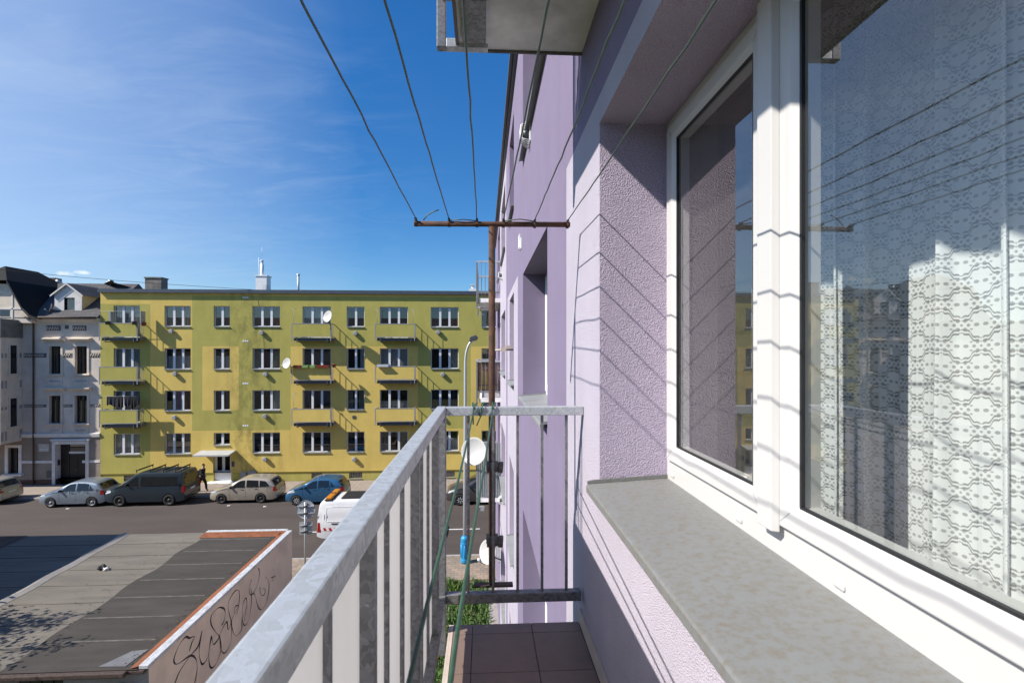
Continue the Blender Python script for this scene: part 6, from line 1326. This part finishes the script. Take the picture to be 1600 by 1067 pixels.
for sd in (1, -1):                                       # pressed panel outline, side grip, red-white chevrons
    m = MB()
    for (xa, za, xb, zb_) in ((2.35, 1.72, 4.75, 1.72), (4.75, 1.72, 4.75, 1.05), (4.75, 1.05, 3.9, 1.05), (2.35, 1.05, 2.35, 1.72), (3.9, 1.05, 2.35, 1.05)):
        n = 8; P = [(xa + (xb - xa) * i / n, za + (zb_ - za) * i / n) for i in range(n + 1)]; m.tube([WX((x, sd * (whw(x, z) + 0.003), z)) for x, z in P], 0.012, 6)
    m.build('panel_crease', wv['paint'], wr_, local=True)
    m = MB(); z = 0.93; m.box(WX((4.05, sd * (whw(4.3, z) - 0.004), z)), WX((4.5, sd * (whw(4.3, z) + 0.025), z + 0.05))); m.build('door_handle', MT['trim'], wr_, bevel=0.01, local=True)
    m = MB()
    for i in range(13):
        x = 5.10 - i * 0.13; m.cur = i % 2; z1, z2 = 0.62, 0.76; q = [(x, z1), (x - 0.13, z1), (x - 0.07, z2), (x + 0.06, z2)] 
        if abs(x - 4.1) < 0.5 and z1 < 0.72 and False: continue
        f = [WX((min(a, 5.17), sd * (whw(min(a, 5.17), b) + 0.006), b)) for a, b in q]; m.face(f)
    m.build('hazard_stripe', [mat('red reflective film', (0.45, 0.02, 0.03), 0.4), MT['white']], wr_, local=True)

# ------------------------------------------------------------------ pedestrian
def skin(name, verts, edges, radii, mt, parent=None, sub=2, root_i=0):
    me = bpy.data.meshes.new(name); me.from_pydata(verts, edges, []); o = bpy.data.objects.new(name, me); col.objects.link(o)
    md = o.modifiers.new('skin', 'SKIN'); md.use_smooth_shade = True
    if not me.skin_vertices: me.attributes.get('x')
    for i, r_ in enumerate(radii): me.skin_vertices[0].data[i].radius = (r_, r_) if not isinstance(r_, tuple) else r_
    me.skin_vertices[0].data[root_i].use_root = True
    s = o.modifiers.new('sub', 'SUBSURF'); s.levels = sub; s.render_levels = sub
    dg = bpy.context.evaluated_depsgraph_get(); dg.update(); ev = o.evaluated_get(dg); me2 = bpy.data.meshes.new_from_object(ev)
    o.modifiers.clear(); o.data = me2; me2.materials.clear(); me2.materials.append(mt); me2.polygons.foreach_set('use_smooth', [True] * len(me2.polygons))
    if parent: o.parent = parent
    return o
def person(loc, rz):
    sk = mat('skin', (0.42, 0.26, 0.19), 0.6); coat = mat('black jacket cloth', (0.012, 0.012, 0.014), 0.9); jeans = mat('dark trousers cloth', (0.025, 0.028, 0.04), 0.9); hair = mat('dark hair', (0.02, 0.014, 0.011), 0.7)
    # walking towards local +x: one leg ahead, one trailing, torso leaning a little forward
    V = [(0, 0, .92), (.02, 0, 1.10), (.05, 0, 1.32), (.07, 0, 1.46), (.09, 0, 1.55), (.12, 0, 1.66), (.13, 0, 1.73),
         (.02, .10, .88), (.20, .10, .50), (.24, .10, .10), (.36, .10, .05), (-.02, -.10, .88), (-.12, -.10, .50), (-.40, -.10, .16), (-.30, -.10, .05),
         (.05, .19, 1.40), (-.10, .24, 1.15), (.02, .23, .93), (.06, .22, .86), (.05, -.19, 1.40), (.17, -.24, 1.14), (.36, -.20, 1.04), (.43, -.19, 1.03)]
    E = [(0, 1), (1, 2), (2, 3), (3, 4), (4, 5), (5, 6), (0, 7), (7, 8), (8, 9), (9, 10), (0, 11), (11, 12), (12, 13), (13, 14), (3, 15), (15, 16), (16, 17), (17, 18), (3, 19), (19, 20), (20, 21), (21, 22)]
    Rr = [.13, .12, .14, .09, .055, .085, .07, .095, .065, .045, .04, .095, .065, .045, .04, .065, .05, .04, .04, .065, .05, .04, .04]
    b = skin('person', V, E, Rr, sk)
    b.location = loc; b.rotation_euler = (0, 0, rz); tag(b, 'pedestrian in dark clothes walking behind the dark van', 'person')
    j = [0, 1, 2, 3, 15, 16, 17, 19, 20, 21]; mp_ = {v: i for i, v in enumerate(j)}
    skin('jacket', [V[i] for i in j], [(mp_[a], mp_[c]) for a, c in E if a in mp_ and c in mp_], [.175, .165, .17, .105, .09, .072, .06, .09, .072, .06], coat, b)
    j = [0, 7, 8, 9, 11, 12, 13]; mp_ = {v: i for i, v in enumerate(j)}
    skin('trousers', [V[i] for i in j], [(mp_[a], mp_[c]) for a, c in E if a in mp_ and c in mp_], [.15, .115, .085, .065, .115, .085, .065], jeans, b)
    for a, c in ((9, 10), (13, 14)): skin('shoe', [V[a], tuple(x * .5 + y * .5 for x, y in zip(V[a], V[c])), V[c]], [(0, 1), (1, 2)], [.05, .055, .05], MT['black'], b, 1)
    skin('hair', [(.075, 0, 1.66), (.10, 0, 1.74), (.15, 0, 1.765)], [(0, 1), (1, 2)], [.09, .09, .06], hair, b)
    m = MB(); m.lathe([(0.001, .02), (.018, .01), (.022, -.02), (.012, -.03)], (.205, 0, 1.665), (1, 0, -.2), 8)
    for s_ in (.035, -.035): m.lathe([(.012, 0), (.001, .006)], (.198, s_, 1.69), (1, 0, 0), 8)
    m.build('face', sk, b, local=True)
    h = MB(); h.box((-.26, -.09, 1.0), (-.10, .09, 1.36)); h.build('backpack', coat, b, bevel=.04, local=True)
    return b
person((-18.12, 34.0, 0.10), R(-4))
# leaves and grit blown into the low corners of the garage roof
m = MB(); r = random.Random(12)
for k in range(420):
    e = r.random()
    if e < 0.5: x, y = GX - 0.33 - abs(r.gauss(0, .12)), GY0 + r.random() * (GY1 - GY0 - .6)
    elif e < 0.8: x, y = -9.4 - abs(r.gauss(0, .5)), GY0 + r.random() * 7
    else: x, y = -16 + r.random() * 9, GY0 + r.random() * 7
    s_ = r.uniform(.008, .028); a = r.random() * 6.28; zz = rz(y) + 0.022; ca, sa = math.cos(a) * s_, math.sin(a) * s_
    m.face([(x - ca, y - sa, zz), (x + sa * .5, y - ca * .5, zz + .006), (x + ca, y + sa, zz), (x - sa * .5, y + ca * .5, zz + .01)])
tag(m.build('leaf_litter', mat('dry brown leaf', (0.10, 0.065, 0.035), 0.8, var=0.4, vscale=9)), 'dry leaves and grit scattered over the garage roof', 'leaf litter', kind='stuff')
# bits of litter on the road by the kerb
for i, (x, y) in enumerate(((-24.1, 30.9), (-12.9, 30.7), (-15.1, 31.0))):
    m = MB(); m.face([(x, y, .012), (x + .16, y + .03, .02), (x + .14, y + .15, .012), (x - .02, y + .11, .03)]); tag(m.build('paper_scrap', MT['white']), ['white paper scrap on the road near the silver blue hatchback', 'white paper scrap on the road right of the beige estate', 'white paper scrap on the road at the nose of the beige estate'][i], 'litter')
